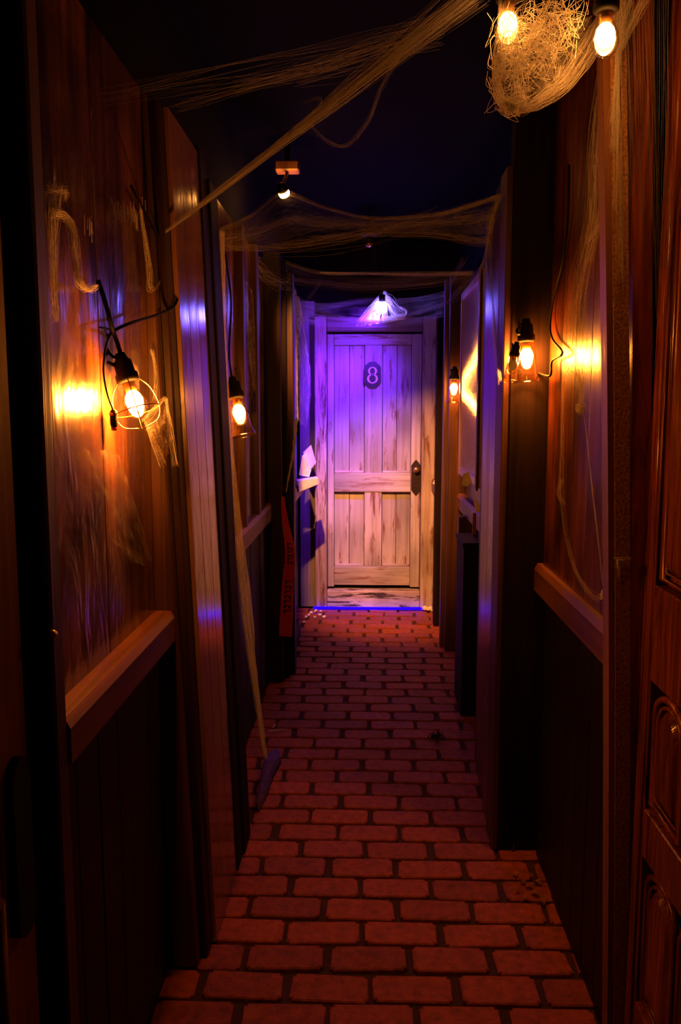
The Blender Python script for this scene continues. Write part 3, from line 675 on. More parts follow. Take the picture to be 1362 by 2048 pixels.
# left: tape, tape end with blue light in its colour, papers, plinth
t = thing('warning_tape', 'orange warning tape with black print hanging by the left post', 'tape', PY(572, 1005, 4.42))
path = [(566, 992), (568, 1020), (572, 1050), (579, 1090), (580, 1120), (577, 1150), (575, 1190), (573, 1230), (571, 1272)]
wid = [3, 5, 7, 10, 10.5, 11, 12.5, 13, 13]
L_ = [PY(x - w_ / 1, y, 4.42 + .012 * math.sin(i * 1.3)) for i, ((x, y), w_) in enumerate(zip(path, wid))]
Rr = [PY(x + w_ / 1, y + 2, 4.43 - .012 * math.sin(i * 1.1)) for i, ((x, y), w_) in enumerate(zip(path, wid))]
L_, Rr = spline(L_, 4), spline(Rr, 4)
bm = BM()
for off in (0, .0012):
    va = [bm.verts.new(p + Vector((0, off, 0))) for p in L_]; vb = [bm.verts.new(p + Vector((0, off, 0))) for p in Rr]
    for i in range(len(va) - 1): bm.faces.new((va[i], vb[i], vb[i + 1], va[i + 1]))
mesh_obj('ribbon', bm, M['tape'], t, True)
bm = BM()
def on_tape(a, s):
    f = a * (len(L_) - 1); i = min(int(f), len(L_) - 2); q = f - i
    l = L_[i].lerp(L_[i + 1], q); r = Rr[i].lerp(Rr[i + 1], q); p = l.lerp(r, s); return p + Vector((0, -.0016, 0))
for a0, cnt in ((0.36, 6), (0.66, 7)):
    bm = BM()
    for k in range(cnt):
        a = a0 + k * .030
        for s0, s1, da, db in ((.25, .78, .0, .006), (.25, .40, .0, .020), (.62, .78, .006, .020))[:2 + (k % 2)]:
            bm.faces.new([bm.verts.new(on_tape(x, y)) for x, y in ((a + da, s0), (a + db, s0), (a + db, s1), (a + da, s1))])
    pr = mesh_obj('print', bm, M['tape_ink'], t); pr['kind'] = 'stuff'
def ribbon(name, label, cat, pts, half, m, seg=6, twist=0.0, solid=.001):
    P = spline(pts, seg); bm = BM(); A = []; B = []
    for i, p in enumerate(P):
        a = twist * i / len(P); d = Vector((math.cos(a), math.sin(a), 0)) * half * (1 + .25 * math.sin(i * 1.7))
        A.append(p - d); B.append(p + d)
    for o in (0, solid):
        va = [bm.verts.new(p + Vector((0, o, 0))) for p in A]; vb = [bm.verts.new(p + Vector((0, o, 0))) for p in B]
        for i in range(len(va) - 1): bm.faces.new((va[i], vb[i], vb[i + 1], va[i + 1]))
    return tag(mesh_obj(name, bm, m, None, True), label, cat)
ribbon('lit_tape_end', 'glossy tape end, blue light put into its colour, above the orange warning tape', 'ribbon', [PY(593, 838, 4.44), PY(590, 870, 4.43), PY(586, 910, 4.42), PY(579, 945, 4.42), PY(572, 985, 4.42)], .008, plain('lit_tape_gloss', (0.6, 0.55, 0.75), .15, var=.1), twist=1.4)  # pale violet base holds the blue light caught by the glossy tape end
t = thing('wall_shelf', 'small pale shelf board sticking out beside the left door frame', 'shelf', (-.42, 5.6, 1.0))
bm = BM(); a_, b_, c_, d_ = Y(598, 985, 5.55), Y(637, 969, 5.62), Y(637, 955, 5.62), Y(595, 962, 5.55); dv = Vector((-.02, .12, .0))
hexa(bm, [a_, b_, b_ + dv, a_ + dv, d_, c_, c_ + dv, d_ + dv], .003); mesh_obj('board', bm, M['paper'], t)
bm = BM(); box(bm, -.534, -.50, 5.56, 5.66, .96, .995, .003); mesh_obj('bracket', bm, M['post'], t)
scrap('paper_sheet', 'folded pale paper sheet standing on the left rail near door', 'paper', [PY(598, 950, 5.7), PY(604, 912, 5.7), PY(613, 905, 5.72), PY(622, 940, 5.72), PY(618, 954, 5.7)], M['paper'], .004)
scrap('paper_sheet', 'second pale paper propped behind the folded sheet on rail', 'paper', [PY(606, 905, 5.9), PY(622, 890, 5.95), PY(632, 925, 5.95), PY(622, 938, 5.9)], M['paper'], .004)
t = thing('black_plinth', 'low black block standing at the left wall foot', 'block', (-0.5, 5.3, 0))
part('body', M['rubber'], t, -0.525, -0.45, 4.95, 5.45, 0, .09, bev=.01); part('cap', M['rubber'], t, -0.528, -0.46, 4.94, 5.46, .091, .105, bev=.004)
bm = BM(); P = [PZ(556, 1496, .05), PZ(562, 1515, .03), PZ(548, 1545, .02), PZ(535, 1585, .015), PZ(517, 1622, .01), PZ(512, 1600, .03), PZ(522, 1550, .04), PZ(530, 1510, .06)]
cen = sum(P, Vector()) / len(P)
ring = [bm.verts.new(p) for p in P]; ring2 = [bm.verts.new(p.lerp(cen, .45) + Vector((0, 0, .012 + .008 * (i % 2)))) for i, p in enumerate(P)]; lo = [bm.verts.new(Vector((p.x, p.y, .003))) for p in P]
for i in range(8):
    j = (i + 1) % 8; bm.faces.new((ring[i], ring[j], ring2[j], ring2[i])); bm.faces.new((lo[i], lo[j], ring[j], ring[i]))
bm.faces.new(ring2); bm.faces.new(lo[::-1])
tag(mesh_obj('cloth_rag', bm, M['blue_cloth'], None, True), 'small indigo cloth rag lying at the left post foot', 'cloth')
# ---- litter
def blob(name, m, c, r, sq=.7):
    bm = BM(); bmesh.ops.create_icosphere(bm, subdivisions=1, radius=r)
    for v in bm.verts: v.co *= R_(.7, 1.25); v.co.z *= sq
    lo = min(v.co.z for v in bm.verts); bmesh.ops.translate(bm, verts=bm.verts, vec=Vector((c[0], c[1], c[2] - lo))); return mesh_obj(name, bm, m)
for i, (px, py, r) in enumerate(((612, 1236, .014), (622, 1228, .017), (632, 1226, .02), (640, 1231, .016), (630, 1236, .013), (648, 1236, .017), (618, 1232, .012), (608, 1246, .012), (641, 1225, .012))):
    tag(blob('plaster_chip', M['chip'], PZ(px, py, .0), r), 'crumbled white plaster chip in the heap left of the light strip', 'plaster chip', 'plaster chips left of the light strip')
for i, (px, py, z, r) in enumerate(((851, 1200, .045, .018), (858, 1193, .06, .016), (862, 1202, .03, .016), (855, 1219, .0, .017), (864, 1223, .0, .011))):
    p = PZ(px, py, z) if z < .01 else PY(px, py, 6.17); 
    tag(blob('plaster_lump', M['chip'], (p.x, p.y, 0 if z < .01 else .0), r if z < .01 else r * 1.5), 'pale plaster lump in the heap right of the light strip', 'plaster lump', 'plaster lumps right of the light strip')
def leaf(c, L, ang, m, up=.012):
    bm = BM(); o = []
    n = 10
    for k in range(n + 1):
        t = k / n; o.append((L * (t - .5), L * .32 * math.sin(math.pi * t) * (1 + .3 * math.sin(k * 2.6)), up * (1 - math.cos(2 * math.pi * t)) * .5))
    ce, s = math.cos(ang), math.sin(ang); T = lambda x, y, z: Vector((c[0] + x * ce - y * s, c[1] + x * s + y * ce, .004 + z))
    mid = [bm.verts.new(T(x, 0, z + .002)) for x, y, z in o]; up_ = [bm.verts.new(T(x, y, z + y * .35)) for x, y, z in o[1:-1]]; dn = [bm.verts.new(T(x, -y, z + y * .3)) for x, y, z in o[1:-1]]
    for i in range(n - 2):
        bm.faces.new((mid[i + 1], mid[i + 2], up_[i + 1], up_[i])); bm.faces.new((mid[i + 1], dn[i], dn[i + 1], mid[i + 2]))
    bm.faces.new((mid[0], mid[1], up_[0])); bm.faces.new((mid[0], dn[0], mid[1])); bm.faces.new((mid[-1], up_[-1], mid[-2])); bm.faces.new((mid[-1], mid[-2], dn[-1]))
    return mesh_obj('dry_leaf', bm, m)
for px, py in ((1030, 1752), (1046, 1768), (1035, 1785), (1058, 1776), (1070, 1790), (1050, 1800), (1075, 1768), (1085, 1805), (1062, 1755)):
    p = PZ(px, py); tag(leaf(p, R_(.018, .034), R_(0, 6), M['leaf'], .008), 'curled dry leaf in the heap by the black right post', 'leaf', 'dry leaves heaped by the right post')
for px, py in ((905, 1385), (918, 1378), (925, 1400), (912, 1408), (936, 1412), (896, 1372), (930, 1384), (948, 1440)):
    p = PZ(px, py); tag(leaf(p, R_(.018, .032), R_(0, 6), M['leaf'], .007), 'small dry leaf scattered on the bricks at right middle', 'leaf', 'dry leaves scattered at right')
p = PZ(873, 1478)
t = thing('toy_spider', 'small black spider shaped scrap on the bricks at right', 'toy', p)
bm = BM(); bmesh.ops.create_icosphere(bm, subdivisions=2, radius=.016)
for v in bm.verts: v.co.z *= .7; v.co += p + Vector((0, 0, .016))
mesh_obj('body', bm, M['blackbit'], t, True)
bm = BM(); bmesh.ops.create_icosphere(bm, subdivisions=1, radius=.009)
for v in bm.verts: v.co += p + Vector((-.02, -.004, .014))
mesh_obj('head', bm, M['blackbit'], t, True)
for k in range(8):
    a = (k - 3.5) * .42 + (math.pi if k % 2 else 0); d = Vector((math.cos(a), math.sin(a), 0)); bm = BM()
    tube(bm, [p + d * .01 + Vector((0, 0, .014)), p + d * .026 + Vector((0, 0, .026)), p + d * .042 + Vector((0, 0, .002))], .0022, 5); mesh_obj('leg', bm, M['blackbit'], t)
for (a, b) in (((538, 1462), (566, 1460)), ((545, 1456), (551, 1449))):
    bm = BM(); tube(bm, [PZ(*a, .006), PZ((a[0] + b[0]) / 2, (a[1] + b[1]) / 2, .009), PZ(*b, .006)], .003, 6)
    tag(mesh_obj('straw', bm, M['chip']), 'short pale straw on the dim bricks, ' + ('longer one' if a[0] == 538 else 'tiny one behind it'), 'straw')
bm = BM(); p = PZ(1027, 1703); tube(bm, [p, p + Vector((.002, .01, .03)), p + Vector((-.006, .01, .045))], .004, 6); tag(mesh_obj('bent_nail', bm, M['iron']), 'bent nail standing at the black right post foot', 'nail')
bm = BM(); p = PX(103, 1268, -.505); lathe(bm, [(.0005, .01), (.006, .008), (.0075, .002), (.006, 0)], p, (1, -.4, 0), 12); tag(mesh_obj('brass_stud', bm, M['brass'], None, True), 'small bright brass stud on the near left jamb', 'stud')

# ================================================================== COBWEBS
def strand_pts(a, b, sag, jit, n=12):
    a, b = Vector(a), Vector(b); out = []; ph = [R_(0, 6.28) for _ in range(6)]; amp = [R_(.3, 1) * jit for _ in range(3)]
    for i in range(n + 1):
        t = i / n; p = a.lerp(b, t); e = math.sin(math.pi * t); p.z -= sag * 4 * t * (1 - t)
        p.x += e * (amp[0] * math.sin(3.1 * t + ph[0]) + amp[1] * .4 * math.sin(9 * t + ph[1]))
        p.y += e * amp[2] * math.sin(4 * t + ph[2]); p.z += e * (amp[1] * math.sin(3.7 * t + ph[3]) + amp[2] * .4 * math.sin(11 * t + ph[4]))
        out.append(p)
    return out
THIN = 0.45
def rnd(s): return Vector((R_(-s, s), R_(-s, s), R_(-s, s)))
def bundle(bm, a, b, n, sa, sb, sag=(0, 0), jit=.004, r=(.00025, .0006), seg=12):
    for k in range(n):
        tube(bm, strand_pts(Vector(a) + rnd(sa), Vector(b) + rnd(sb), R_(*sag), jit, seg), R_(*r) * THIN, 3, cap=False)
def pathbundle(bm, pts, n, spread, r=(.00025, .0006), seg=5, jit=.003):
    """strands that follow a drawn path; spread may be a list, one value for each path point"""
    sp = spread if isinstance(spread, (list, tuple)) else [spread] * len(pts)
    for k in range(n):
        d = rnd(1); q = [Vector(p) + (d * .8 + rnd(.45)) * s for p, s in zip(pts, sp)]
        q = spline(q, seg); q = [p + rnd(jit * .25) for p in q]; tube(bm, q, R_(*r) * THIN, 3, cap=False)
def web(name, label, loc):
    t = thing(name, label, 'cobweb', loc); return t
def strands(parent, bm, m='web'):
    o = mesh_obj('strands', bm, M[m], parent); o['kind'] = 'stuff'; return o
def sheet(parent, rows, m='gauze', nu=24, nv=10, wob=.006, name='gauze'):
    """rows: list of polylines (same count) in place coordinates; smooth sheet through them with small wobble"""
    G = [spline(r, max(1, nu // (len(r) - 1))) for r in rows]; cols = list(zip(*G)); cols = [spline(c, max(1, nv // (len(rows) - 1))) for c in cols]
    bm = BM(); uv = bm.loops.layers.uv.new('UVMap'); V = []; nC, nR = len(cols), len(cols[0])
    for i, c in enumerate(cols):
        V.append([bm.verts.new(p + (rnd(wob) if 0 < j < nR - 1 else rnd(wob * .5))) for j, p in enumerate(c)])
    o = (R_(0, 9), R_(0, 9))
    for i in range(nC - 1):
        for j in range(nR - 1):
            f = bm.faces.new((V[i][j], V[i + 1][j], V[i + 1][j + 1], V[i][j + 1]))
            for lp_, (a, b) in zip(f.loops, ((i, j), (i + 1, j), (i + 1, j + 1), (i, j + 1))): lp_[uv].uv = (o[0] + a / nC, o[1] + b / nR)
    return mesh_obj(name, bm, M[m], parent, True)
# 1 long diagonal rope of web
a, b = Y(328, 466, 2.14), Y(945, -12, 1.66)
t = web('cobweb', 'long cobweb rope stretched diagonally under the black ceiling', a)
bm = BM(); bundle(bm, a, b, 90, .003, .016, (0, .004), .002); bundle(bm, a.lerp(b, .5), b, 50, .010, .04, (-.01, .02), .006)
strands(t, bm, 'web_faint')
bm = BM()
for q in ((120, 205, 1.75), (350, 205, 2.0), (470, 175, 2.0), (600, 150, 1.9)): bundle(bm, Y(*q), Y(860, 60, 1.7), 14, .02, .03, (0, .02), .01)
pathbundle(bm, [Y(622, 250, 1.9), Y(655, 282, 1.88), Y(695, 290, 1.86), Y(738, 240, 1.84), Y(760, 180, 1.8), Y(800, 110, 1.76)], 9, .004)
pathbundle(bm, [Y(605, 205, 1.95), Y(640, 195, 1.92), Y(630, 240, 1.9)], 8, .006); strands(t, bm, 'web_faint')
# 2 swag across the corridor
up = [Y(440, 462, 2.82), Y(505, 430, 3.3), Y(568, 386, 3.85), Y(650, 415, 3.6), Y(740, 436, 3.4), Y(870, 430, 3.1), Y(940, 412, 2.95), Y(1000, 392, 2.78)]
mid = [Y(446, 475, 2.83), Y(515, 462, 3.3), Y(580, 440, 3.7), Y(655, 446, 3.6), Y(745, 448, 3.4), Y(870, 445, 3.15), Y(935, 440, 2.98), Y(990, 430, 2.8)]
dn = [Y(452, 494, 2.84), Y(530, 496, 3.3), Y(600, 486, 3.6), Y(670, 474, 3.6), Y(750, 466, 3.45), Y(870, 470, 3.2), Y(930, 480, 3.0), Y(978, 486, 2.84)]
t = web('cobweb', 'wide cobweb swag across the corridor under the lit spotlight', up[0])
sheet(t, [up, mid, dn], 'gauze_thin', 56, 10, .008)
bm = BM(); pathbundle(bm, up, 24, .008); pathbundle(bm, mid, 30, .02); pathbundle(bm, dn, 26, .014)
bundle(bm, up[2], dn[0], 18, .01, .05, (0, .03), .01); bundle(bm, dn[1], up[5], 20, .03, .03, (0, .05), .012); strands(t, bm, 'web_faint')
bm = BM(); pathbundle(bm, up[2:], 10, .004); pathbundle(bm, up[5:], 18, .008); strands(t, bm)
# 3 band further back
up = [Y(556, 520, 4.55), Y(640, 545, 4.6), Y(740, 547, 4.6), Y(850, 548, 4.55), Y(946, 546, 4.4)]
dn = [Y(575, 560, 4.7), Y(650, 570, 4.75), Y(740, 578, 4.8), Y(850, 570, 4.7), Y(940, 556, 4.45)]
t = web('cobweb', 'level pinkish cobweb band in front of the blue lamp', up[0])
sheet(t, [up, dn], 'gauze_thin', 40, 6, .006)
bm = BM(); pathbundle(bm, up, 34, .010); pathbundle(bm, dn, 16, .02); strands(t, bm, 'web_faint')
bm = BM(); pathbundle(bm, up[1:], 40, [.004, .006, .012, .012]); strands(t, bm)
# 4 blue webs round the blue lamp
t = web('cobweb', 'bright blue lit cobweb peak hanging round the blue lamp', bc)
bm = BM(); pk = Y(769, 584, 5.6)
for q, n in (((718, 647, 5.58), 34), ((735, 645, 5.62), 40), ((752, 642, 5.64), 40), ((770, 637, 5.64), 40), ((790, 634, 5.62), 24), ((806, 630, 5.6), 20), ((742, 625, 5.62), 24)):
    bundle(bm, pk, Y(*q), n, .008, .022, (-.01, .012), .012, (.0009, .0022))
bundle(bm, Y(716, 645, 5.56), Y(806, 632, 5.56), 46, .012, .02, (0, .02), .012, (.0009, .0022))
pathbundle(bm, [Y(778, 610, 5.58), Y(790, 628, 5.57), Y(808, 632, 5.56), Y(812, 622, 5.56), Y(800, 615, 5.56)], 26, .008, (.0008, .0018))
strands(t, bm, 'web_dense')
t = web('cobweb', 'thin blue cobweb veil spread across the corridor above the door', Y(590, 612, 5.6))
rows = [[Y(590, 600, 5.2), Y(650, 612, 5.6), Y(740, 600, 5.75), Y(820, 600, 5.7), Y(895, 588, 5.3)], [Y(592, 622, 5.25), Y(650, 632, 5.6), Y(740, 642, 5.7), Y(820, 628, 5.7), Y(890, 606, 5.35)], [Y(594, 640, 5.3), Y(650, 648, 5.75), Y(740, 650, 5.8), Y(820, 645, 5.8), Y(884, 630, 5.4)]]
sheet(t, rows, 'gauze_thin', 40, 8, .008)
bm = BM()
for r in rows: pathbundle(bm, r, 30, .02)
bundle(bm, Y(588, 610, 5.1), Y(735, 645, 5.5), 24, .01, .02, (0, .03)); bundle(bm, Y(640, 565, 5.0), Y(590, 640, 5.5), 12, .01, .03); strands(t, bm, 'web_faint')
# 5 left end sheets
t = web('cobweb', 'blue torn cobweb sheet hanging down left wall by the door', Y(610, 560, 5.0))
sheet(t, [[Y(578, 545, 4.75), Y(590, 640, 4.85), Y(590, 740, 4.9), Y(592, 830, 4.95)], [Y(596, 590, 5.0), Y(604, 650, 5.2), Y(600, 740, 5.3), Y(598, 840, 5.3)], [Y(600, 610, 5.2), Y(614, 690, 5.5), Y(622, 780, 5.7), Y(612, 860, 5.7)]], 'gauze_thick', 24, 10, .008)
bm = BM(); bundle(bm, Y(565, 530, 4.7), Y(600, 640, 5.0), 30, .02, .03); bundle(bm, Y(590, 600, 4.9), Y(594, 840, 5.0), 20, .012, .01); strands(t, bm)
t = web('cobweb', 'ragged blue cobweb tufts on top of the left far posts', Y(530, 520, 4.4))
sheet(t, [[Y(500, 520, 4.0), Y(522, 512, 4.4), Y(545, 530, 4.6), Y(572, 560, 4.62)], [Y(506, 560, 4.05), Y(522, 560, 4.4), Y(545, 575, 4.58), Y(578, 590, 4.6)]], 'gauze', 18, 8, .012)
bm = BM(); bundle(bm, Y(505, 525, 4.0), Y(575, 570, 4.6), 40, .03, .03, (0, .04), .02); strands(t, bm)
t = web('cobweb', 'added gauze strip imitating a blue reflection behind the left glass shaded lamp', Y(500, 560, 4.0))
sheet(t, [[Y(490, 560, 3.8), Y(492, 640, 3.8), Y(496, 700, 3.8), Y(505, 770, 3.8)], [Y(504, 580, 3.9), Y(509, 640, 3.9), Y(510, 700, 3.9), Y(511, 780, 3.9)]], 'gauze_thick', 20, 6, .006)  # added sheet stands in for blue reflections on the glossy boards
# 6 long strip along left post
t = web('cobweb', 'long torn gauze strip hanging down the dark left post', Y(447, 465, 2.80))
sheet(t, [[Y(438, 462, 2.80), Y(444, 600, 2.81), Y(450, 760, 2.82), Y(458, 900, 2.83), Y(470, 1050, 2.84), Y(480, 1200, 2.84), Y(500, 1350, 2.84), Y(524, 1500, 2.83)], [Y(450, 466, 2.82), Y(451, 600, 2.83), Y(456, 760, 2.84), Y(468, 900, 2.86), Y(484, 1050, 2.88), Y(503, 1200, 2.88), Y(515, 1350, 2.87), Y(534, 1510, 2.85)]], 'gauze_thick', 42, 6, .004)
bm = BM(); pathbundle(bm, [Y(443, 462, 2.80), Y(452, 760, 2.81), Y(474, 1050, 2.82), Y(492, 1230, 2.83), Y(532, 1515, 2.82)], 40, [.008, .006, .012, .016, .006]); strands(t, bm)
# 7 hanging clump, upper right
t = web('cobweb', 'thick hanging cobweb pouch glowing orange at the upper right', Y(1060, 0, 1.6))
bm = BM()
Lp = [Y(1012, -30, 1.62), Y(1008, 40, 1.61), Y(1000, 110, 1.60), Y(995, 160, 1.60), Y(1003, 200, 1.60), Y(1020, 218, 1.60)]
pathbundle(bm, Lp, 60, [.012, .012, .012, .012, .010, .012], (.0003, .0008)); strands(t, bm, 'web_dense')
bm = BM()
Bp = [Y(1003, 205, 1.60), Y(1040, 218, 1.6), Y(1080, 200, 1.62), Y(1125, 165, 1.66), Y(1165, 110, 1.70), Y(1200, 50, 1.74)]
pathbundle(bm, Bp, 80, [.012, .010, .014, .018, .022, .02], (.0003, .0007))
for k in range(190):
    u_, v_ = random.random(), random.random()
    c = Y(1005 + 150 * u_ * (1 - .25 * v_), 20 + 185 * v_ * (1 - .55 * u_), 1.60 + R_(-.03, .05)); pts = [c + rnd(.035) for _ in range(4)]; tube(bm, spline(pts, 5), R_(.0003, .0006), 3, cap=False)
pathbundle(bm, [Y(1010, 20, 1.61), Y(1030, 120, 1.61), Y(1032, 190, 1.6), Y(1020, 212, 1.6)], 40, [.014, .014, .012, .01])
pathbundle(bm, [Y(1105, -5, 1.6), Y(1085, 30, 1.6), Y(1055, 80, 1.6), Y(1035, 130, 1.6)], 14, .006)
pathbundle(bm, [Y(1060, -5, 1.6), Y(1030, 20, 1.6), Y(1040, 60, 1.62), Y(1075, 70, 1.62), Y(1110, 0, 1.62)], 16, .012)
strands(t, bm, 'web')
sheet(t, [[Y(1006, 60, 1.60), Y(1000, 120, 1.60), Y(1004, 170, 1.60), Y(1018, 214, 1.60)], [Y(1060, 50, 1.63), Y(1055, 110, 1.63), Y(1050, 160, 1.62), Y(1045, 212, 1.61)], [Y(1120, 55, 1.66), Y(1115, 90, 1.66), Y(1105, 140, 1.65), Y(1085, 195, 1.63)], [Y(1185, 30, 1.72), Y(1175, 60, 1.72), Y(1160, 100, 1.70), Y(1135, 150, 1.68)]], 'gauze', 30, 18, .008)
bm = BM()
for k in range(40): tube(bm, spline([Y(1025, 215, 1.60) + rnd(.014) for _ in range(4)], 4), R_(.0005, .001), 3, cap=False)
strands(t, bm, 'web_dense')
# 8 web round the other bulb and down the bowed board
t = web('cobweb', 'cobweb fan spreading from the bare bulb down the bowed board', Y(1230, 60, 1.75))
bm = BM()
hub = Y(1236, 105, 1.76)
bundle(bm, Y(1205, -20, 1.70), hub, 50, .014, .008); bundle(bm, Y(1262, -20, 1.72), hub, 40, .012, .006); bundle(bm, Y(1300, -20, 1.70), hub, 30, .012, .006); bundle(bm, Y(1240, -20, 1.72), hub, 40, .006, .006)
for q in ((1226, 300, 1.77), (1232, 420, 1.77), (1240, 560, 1.78), (1222, 250, 1.77)): bundle(bm, hub, Y(*q), 22, .006, .008, (0, 0), .004)
strands(t, bm, 'web')
bm = BM()
for k in range(14):
    px = 1262 + k * 6; bundle(bm, Y(1225 + k * 9, -10, 1.72), PX(px + R_(-6, 6), R_(420, 760), .603), 5, .01, .008, (0, .01), .004)
strands(t, bm, 'web_faint')
# 9 veil on the right boards
t = web('cobweb', 'tattered cobweb veil drooping over the right boards by the bell lamp', Y(1190, 180, 2.0))
sheet(t, [[Y(1192, 190, 1.95), Y(1180, 300, 2.05), Y(1172, 420, 2.1), Y(1150, 560, 2.2), Y(1128, 660, 2.3), Y(1130, 740, 2.3)], [Y(1212, 190, 1.88), Y(1206, 300, 1.9), Y(1200, 420, 1.95), Y(1180, 540, 2.05), Y(1152, 660, 2.15), Y(1160, 760, 2.15)]], 'gauze', 40, 8, .006)
bm = BM()
pathbundle(bm, [Y(1205, 150, 1.9), Y(1195, 300, 1.95), Y(1186, 440, 2.0), Y(1160, 580, 2.1), Y(1150, 700, 2.15), Y(1163, 780, 2.1), Y(1160, 825, 2.08)], 40, [.01, .02, .02, .025, .03, .008, .008])
pathbundle(bm, [Y(1212, 330, 1.88), Y(1196, 440, 1.95), Y(1180, 520, 2.0)], 20, .008)
bundle(bm, Y(1225, 420, 1.84), Y(1180, 480, 2.0), 14, .006, .01)
for k in range(30): tube(bm, spline([Y(1162, 815, 2.08) + rnd(.012) for _ in range(3)], 4), .0005, 3, cap=False)
strands(t, bm, 'web')
t = web('cobweb', 'single taut cobweb thread dropping to the right chair rail', Y(1170, 830, 2.06))
bm = BM(); bundle(bm, Y(1168, 830, 2.06), Y(1206, 1170, 1.92), 5, .0015, .0015, (0, 0), .001, (.0005, .0008)); strands(t, bm, 'web_dense')
t = web('cobweb', 'curved cobweb loop hanging in front of right boards above rail', Y(1127, 760, 2.3))
bm = BM()
pathbundle(bm, [Y(1127, 760, 2.3), Y(1124, 880, 2.3), Y(1122, 980, 2.28), Y(1130, 1060, 2.2), Y(1148, 1130, 2.1), Y(1172, 1175, 2.0), Y(1200, 1195, 1.93), Y(1225, 1170, 1.86), Y(1240, 1125, 1.80)], 13, [.003, .004, .009, .006, .007, .009, .012, .009, .006])
pathbundle(bm, [Y(1124, 960, 2.28), Y(1118, 985, 2.28), Y(1126, 1010, 2.25)], 16, .008)
strands(t, bm, 'web')
t = web('cobweb', 'dense cobweb knot caught on the bowed board above rail end', Y(1238, 1125, 1.795))
bm = BM()
for c, s, n in ((Y(1240, 1124, 1.79), .007, 60), (Y(1212, 1190, 1.9), .012, 40), (Y(1222, 1170, 1.88), .012, 30)):
    for k in range(n): tube(bm, spline([c + rnd(s) for _ in range(4)], 4), R_(.0004, .0009), 3, cap=False)
bundle(bm, Y(1228, 1116, 1.79), Y(1262, 1118, 1.795), 16, .002, .003); bundle(bm, Y(1238, 1130, 1.79), Y(1215, 1195, 1.9), 30, .004, .01); bundle(bm, Y(1238, 1130, 1.79), Y(1238, 1230, 1.83), 20, .004, .006)
strands(t, bm, 'web_dense')
sheet(t, [[Y(1236, 1128, 1.79), Y(1226, 1150, 1.84), Y(1208, 1195, 1.92)], [Y(1240, 1130, 1.79), Y(1237, 1170, 1.82), Y(1236, 1235, 1.83)]], 'gauze_thick', 12, 8, .002)
# 10 left near webs
t = web('cobweb', 'hook shaped cobweb rope hanging on the near left boards', PX(115, 380, -.52))
bm = BM(); B_ = lambda x, y, X=-.53: PX(x, y, X)
pathbundle(bm, [B_(112, 372), B_(108, 420), B_(106, 520), B_(110, 640)], 40, [.012, .01, .008, .006])
pathbundle(bm, [B_(108, 425), B_(130, 432), B_(146, 462), B_(150, 510), B_(158, 560), B_(175, 578), B_(192, 572)], 50, [.008, .008, .008, .008, .007, .007, .006], (.0003, .0008))
pathbundle(bm, [B_(96, 378), B_(115, 380), B_(132, 382), B_(128, 398)], 30, .007); strands(t, bm, 'web')
t = web('cobweb', 'shredded cobweb tuft high on the near left boards', PX(240, 400, -.53))
bm = BM()
for px, py, n, s in ((233, 405, 26, .012), (244, 416, 16, .010), (262, 410, 14, .008), (268, 425, 10, .008), (284, 400, 8, .008), (178, 440, 8, .008)):
    for k in range(n):
        c = B_(px, py) + rnd(s); tube(bm, [c, c + Vector((0, R_(-.006, .006), -R_(.015, .04)))], R_(.0004, .0009), 3, cap=False)
strands(t, bm, 'web_dense')
t = web('cobweb', 'long drooping cobweb beside the post right of caged lamp', PX(288, 430, -.53))
bm = BM(); pathbundle(bm, [B_(282, 420), B_(292, 490), B_(300, 545), B_(303, 580), B_(320, 560), B_(330, 530)], 26, [.004, .006, .008, .008, .006, .004]); pathbundle(bm, [B_(303, 700), B_(312, 740), B_(310, 800)], 16, .005); strands(t, bm, 'web')
t = web('cobweb', 'torn gauze flap hanging under the caged lamp', Y(325, 795, 1.95))
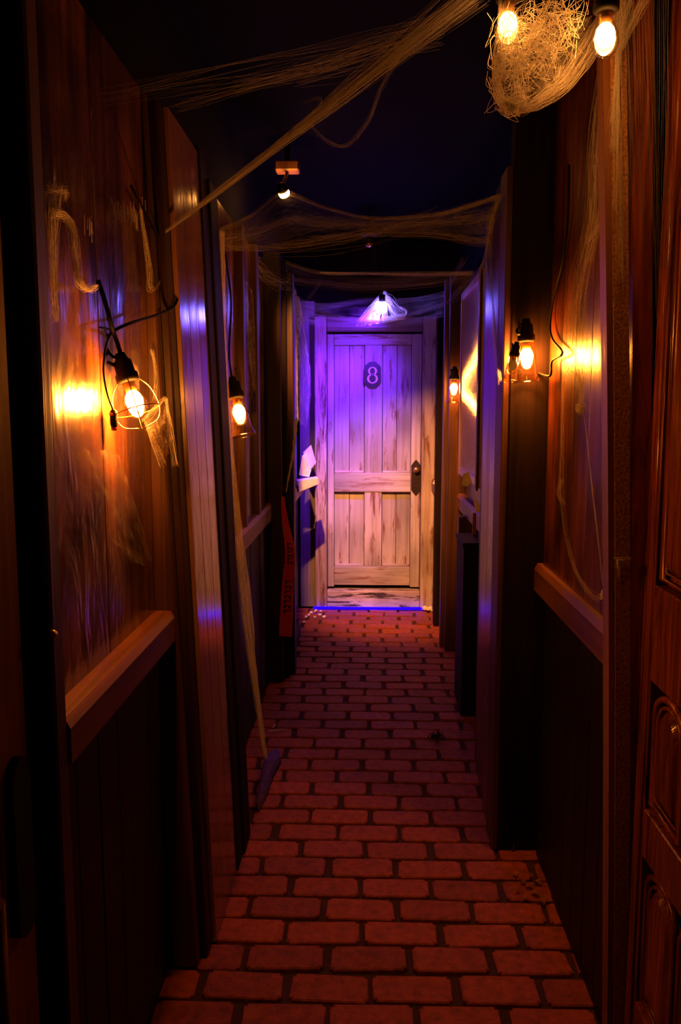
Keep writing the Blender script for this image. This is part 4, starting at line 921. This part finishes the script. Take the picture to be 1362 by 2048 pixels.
sheet(t, [[Y(330, 795, 1.98), Y(312, 828, 1.93), Y(286, 842, 1.86)], [Y(337, 812, 2.0), Y(328, 850, 1.96), Y(306, 880, 1.88)], [Y(345, 880, 2.02), Y(338, 905, 2.0), Y(326, 930, 1.95)]], 'gauze_thick', 14, 10, .006)
bm = BM(); bundle(bm, Y(330, 796, 1.98), Y(290, 840, 1.87), 26, .004, .008); bundle(bm, Y(332, 798, 1.98), Y(350, 930, 2.04), 26, .004, .008); bundle(bm, Y(290, 842, 1.86), Y(325, 930, 1.94), 14, .004, .01); strands(t, bm, 'web')
t = web('cobweb', 'faint diagonal cobweb streaks below the caged lamp on left boards', PX(240, 900, -.53))
sheet(t, [[B_(165, 900, -.535), B_(190, 990, -.535), B_(225, 1080, -.535)], [B_(200, 900, -.53), B_(235, 1010, -.53), B_(275, 1130, -.53)], [B_(240, 910, -.53), B_(270, 1010, -.53), B_(305, 1120, -.53)]], 'gauze_thin', 16, 12, .004)
# 11 purple web along right glossy post
t = web('cobweb', 'purple cobweb strip hanging along the right shiny board edge', Y(985, 430, 2.9))
sheet(t, [[Y(990, 400, 2.80), Y(976, 460, 2.95), Y(970, 520, 3.1), Y(978, 600, 3.2), Y(985, 690, 3.0), Y(996, 770, 2.72)], [Y(999, 395, 2.74), Y(985, 460, 2.86), Y(980, 520, 2.95), Y(988, 600, 2.95), Y(994, 690, 2.85), Y(1000, 770, 2.70)]], 'gauze_thin', 30, 6, .005)
bm = BM(); pathbundle(bm, [Y(1000, 392, 2.74), Y(982, 450, 2.9), Y(972, 510, 3.0), Y(960, 545, 3.4)], 26, .008); pathbundle(bm, [Y(984, 440, 2.9), Y(982, 560, 2.95), Y(992, 680, 2.85), Y(1000, 760, 2.7)], 22, .006); strands(t, bm, 'web_faint')
t = web('cobweb', 'small blue cobweb scraps on the right far post tops', Y(870, 600, 5.3))
bm = BM(); bundle(bm, Y(946, 546, 4.4), Y(880, 615, 5.3), 30, .02, .02, (0, .03), .015); bundle(bm, Y(930, 520, 4.4), Y(890, 590, 5.2), 20, .02, .02); strands(t, bm, 'web_faint')
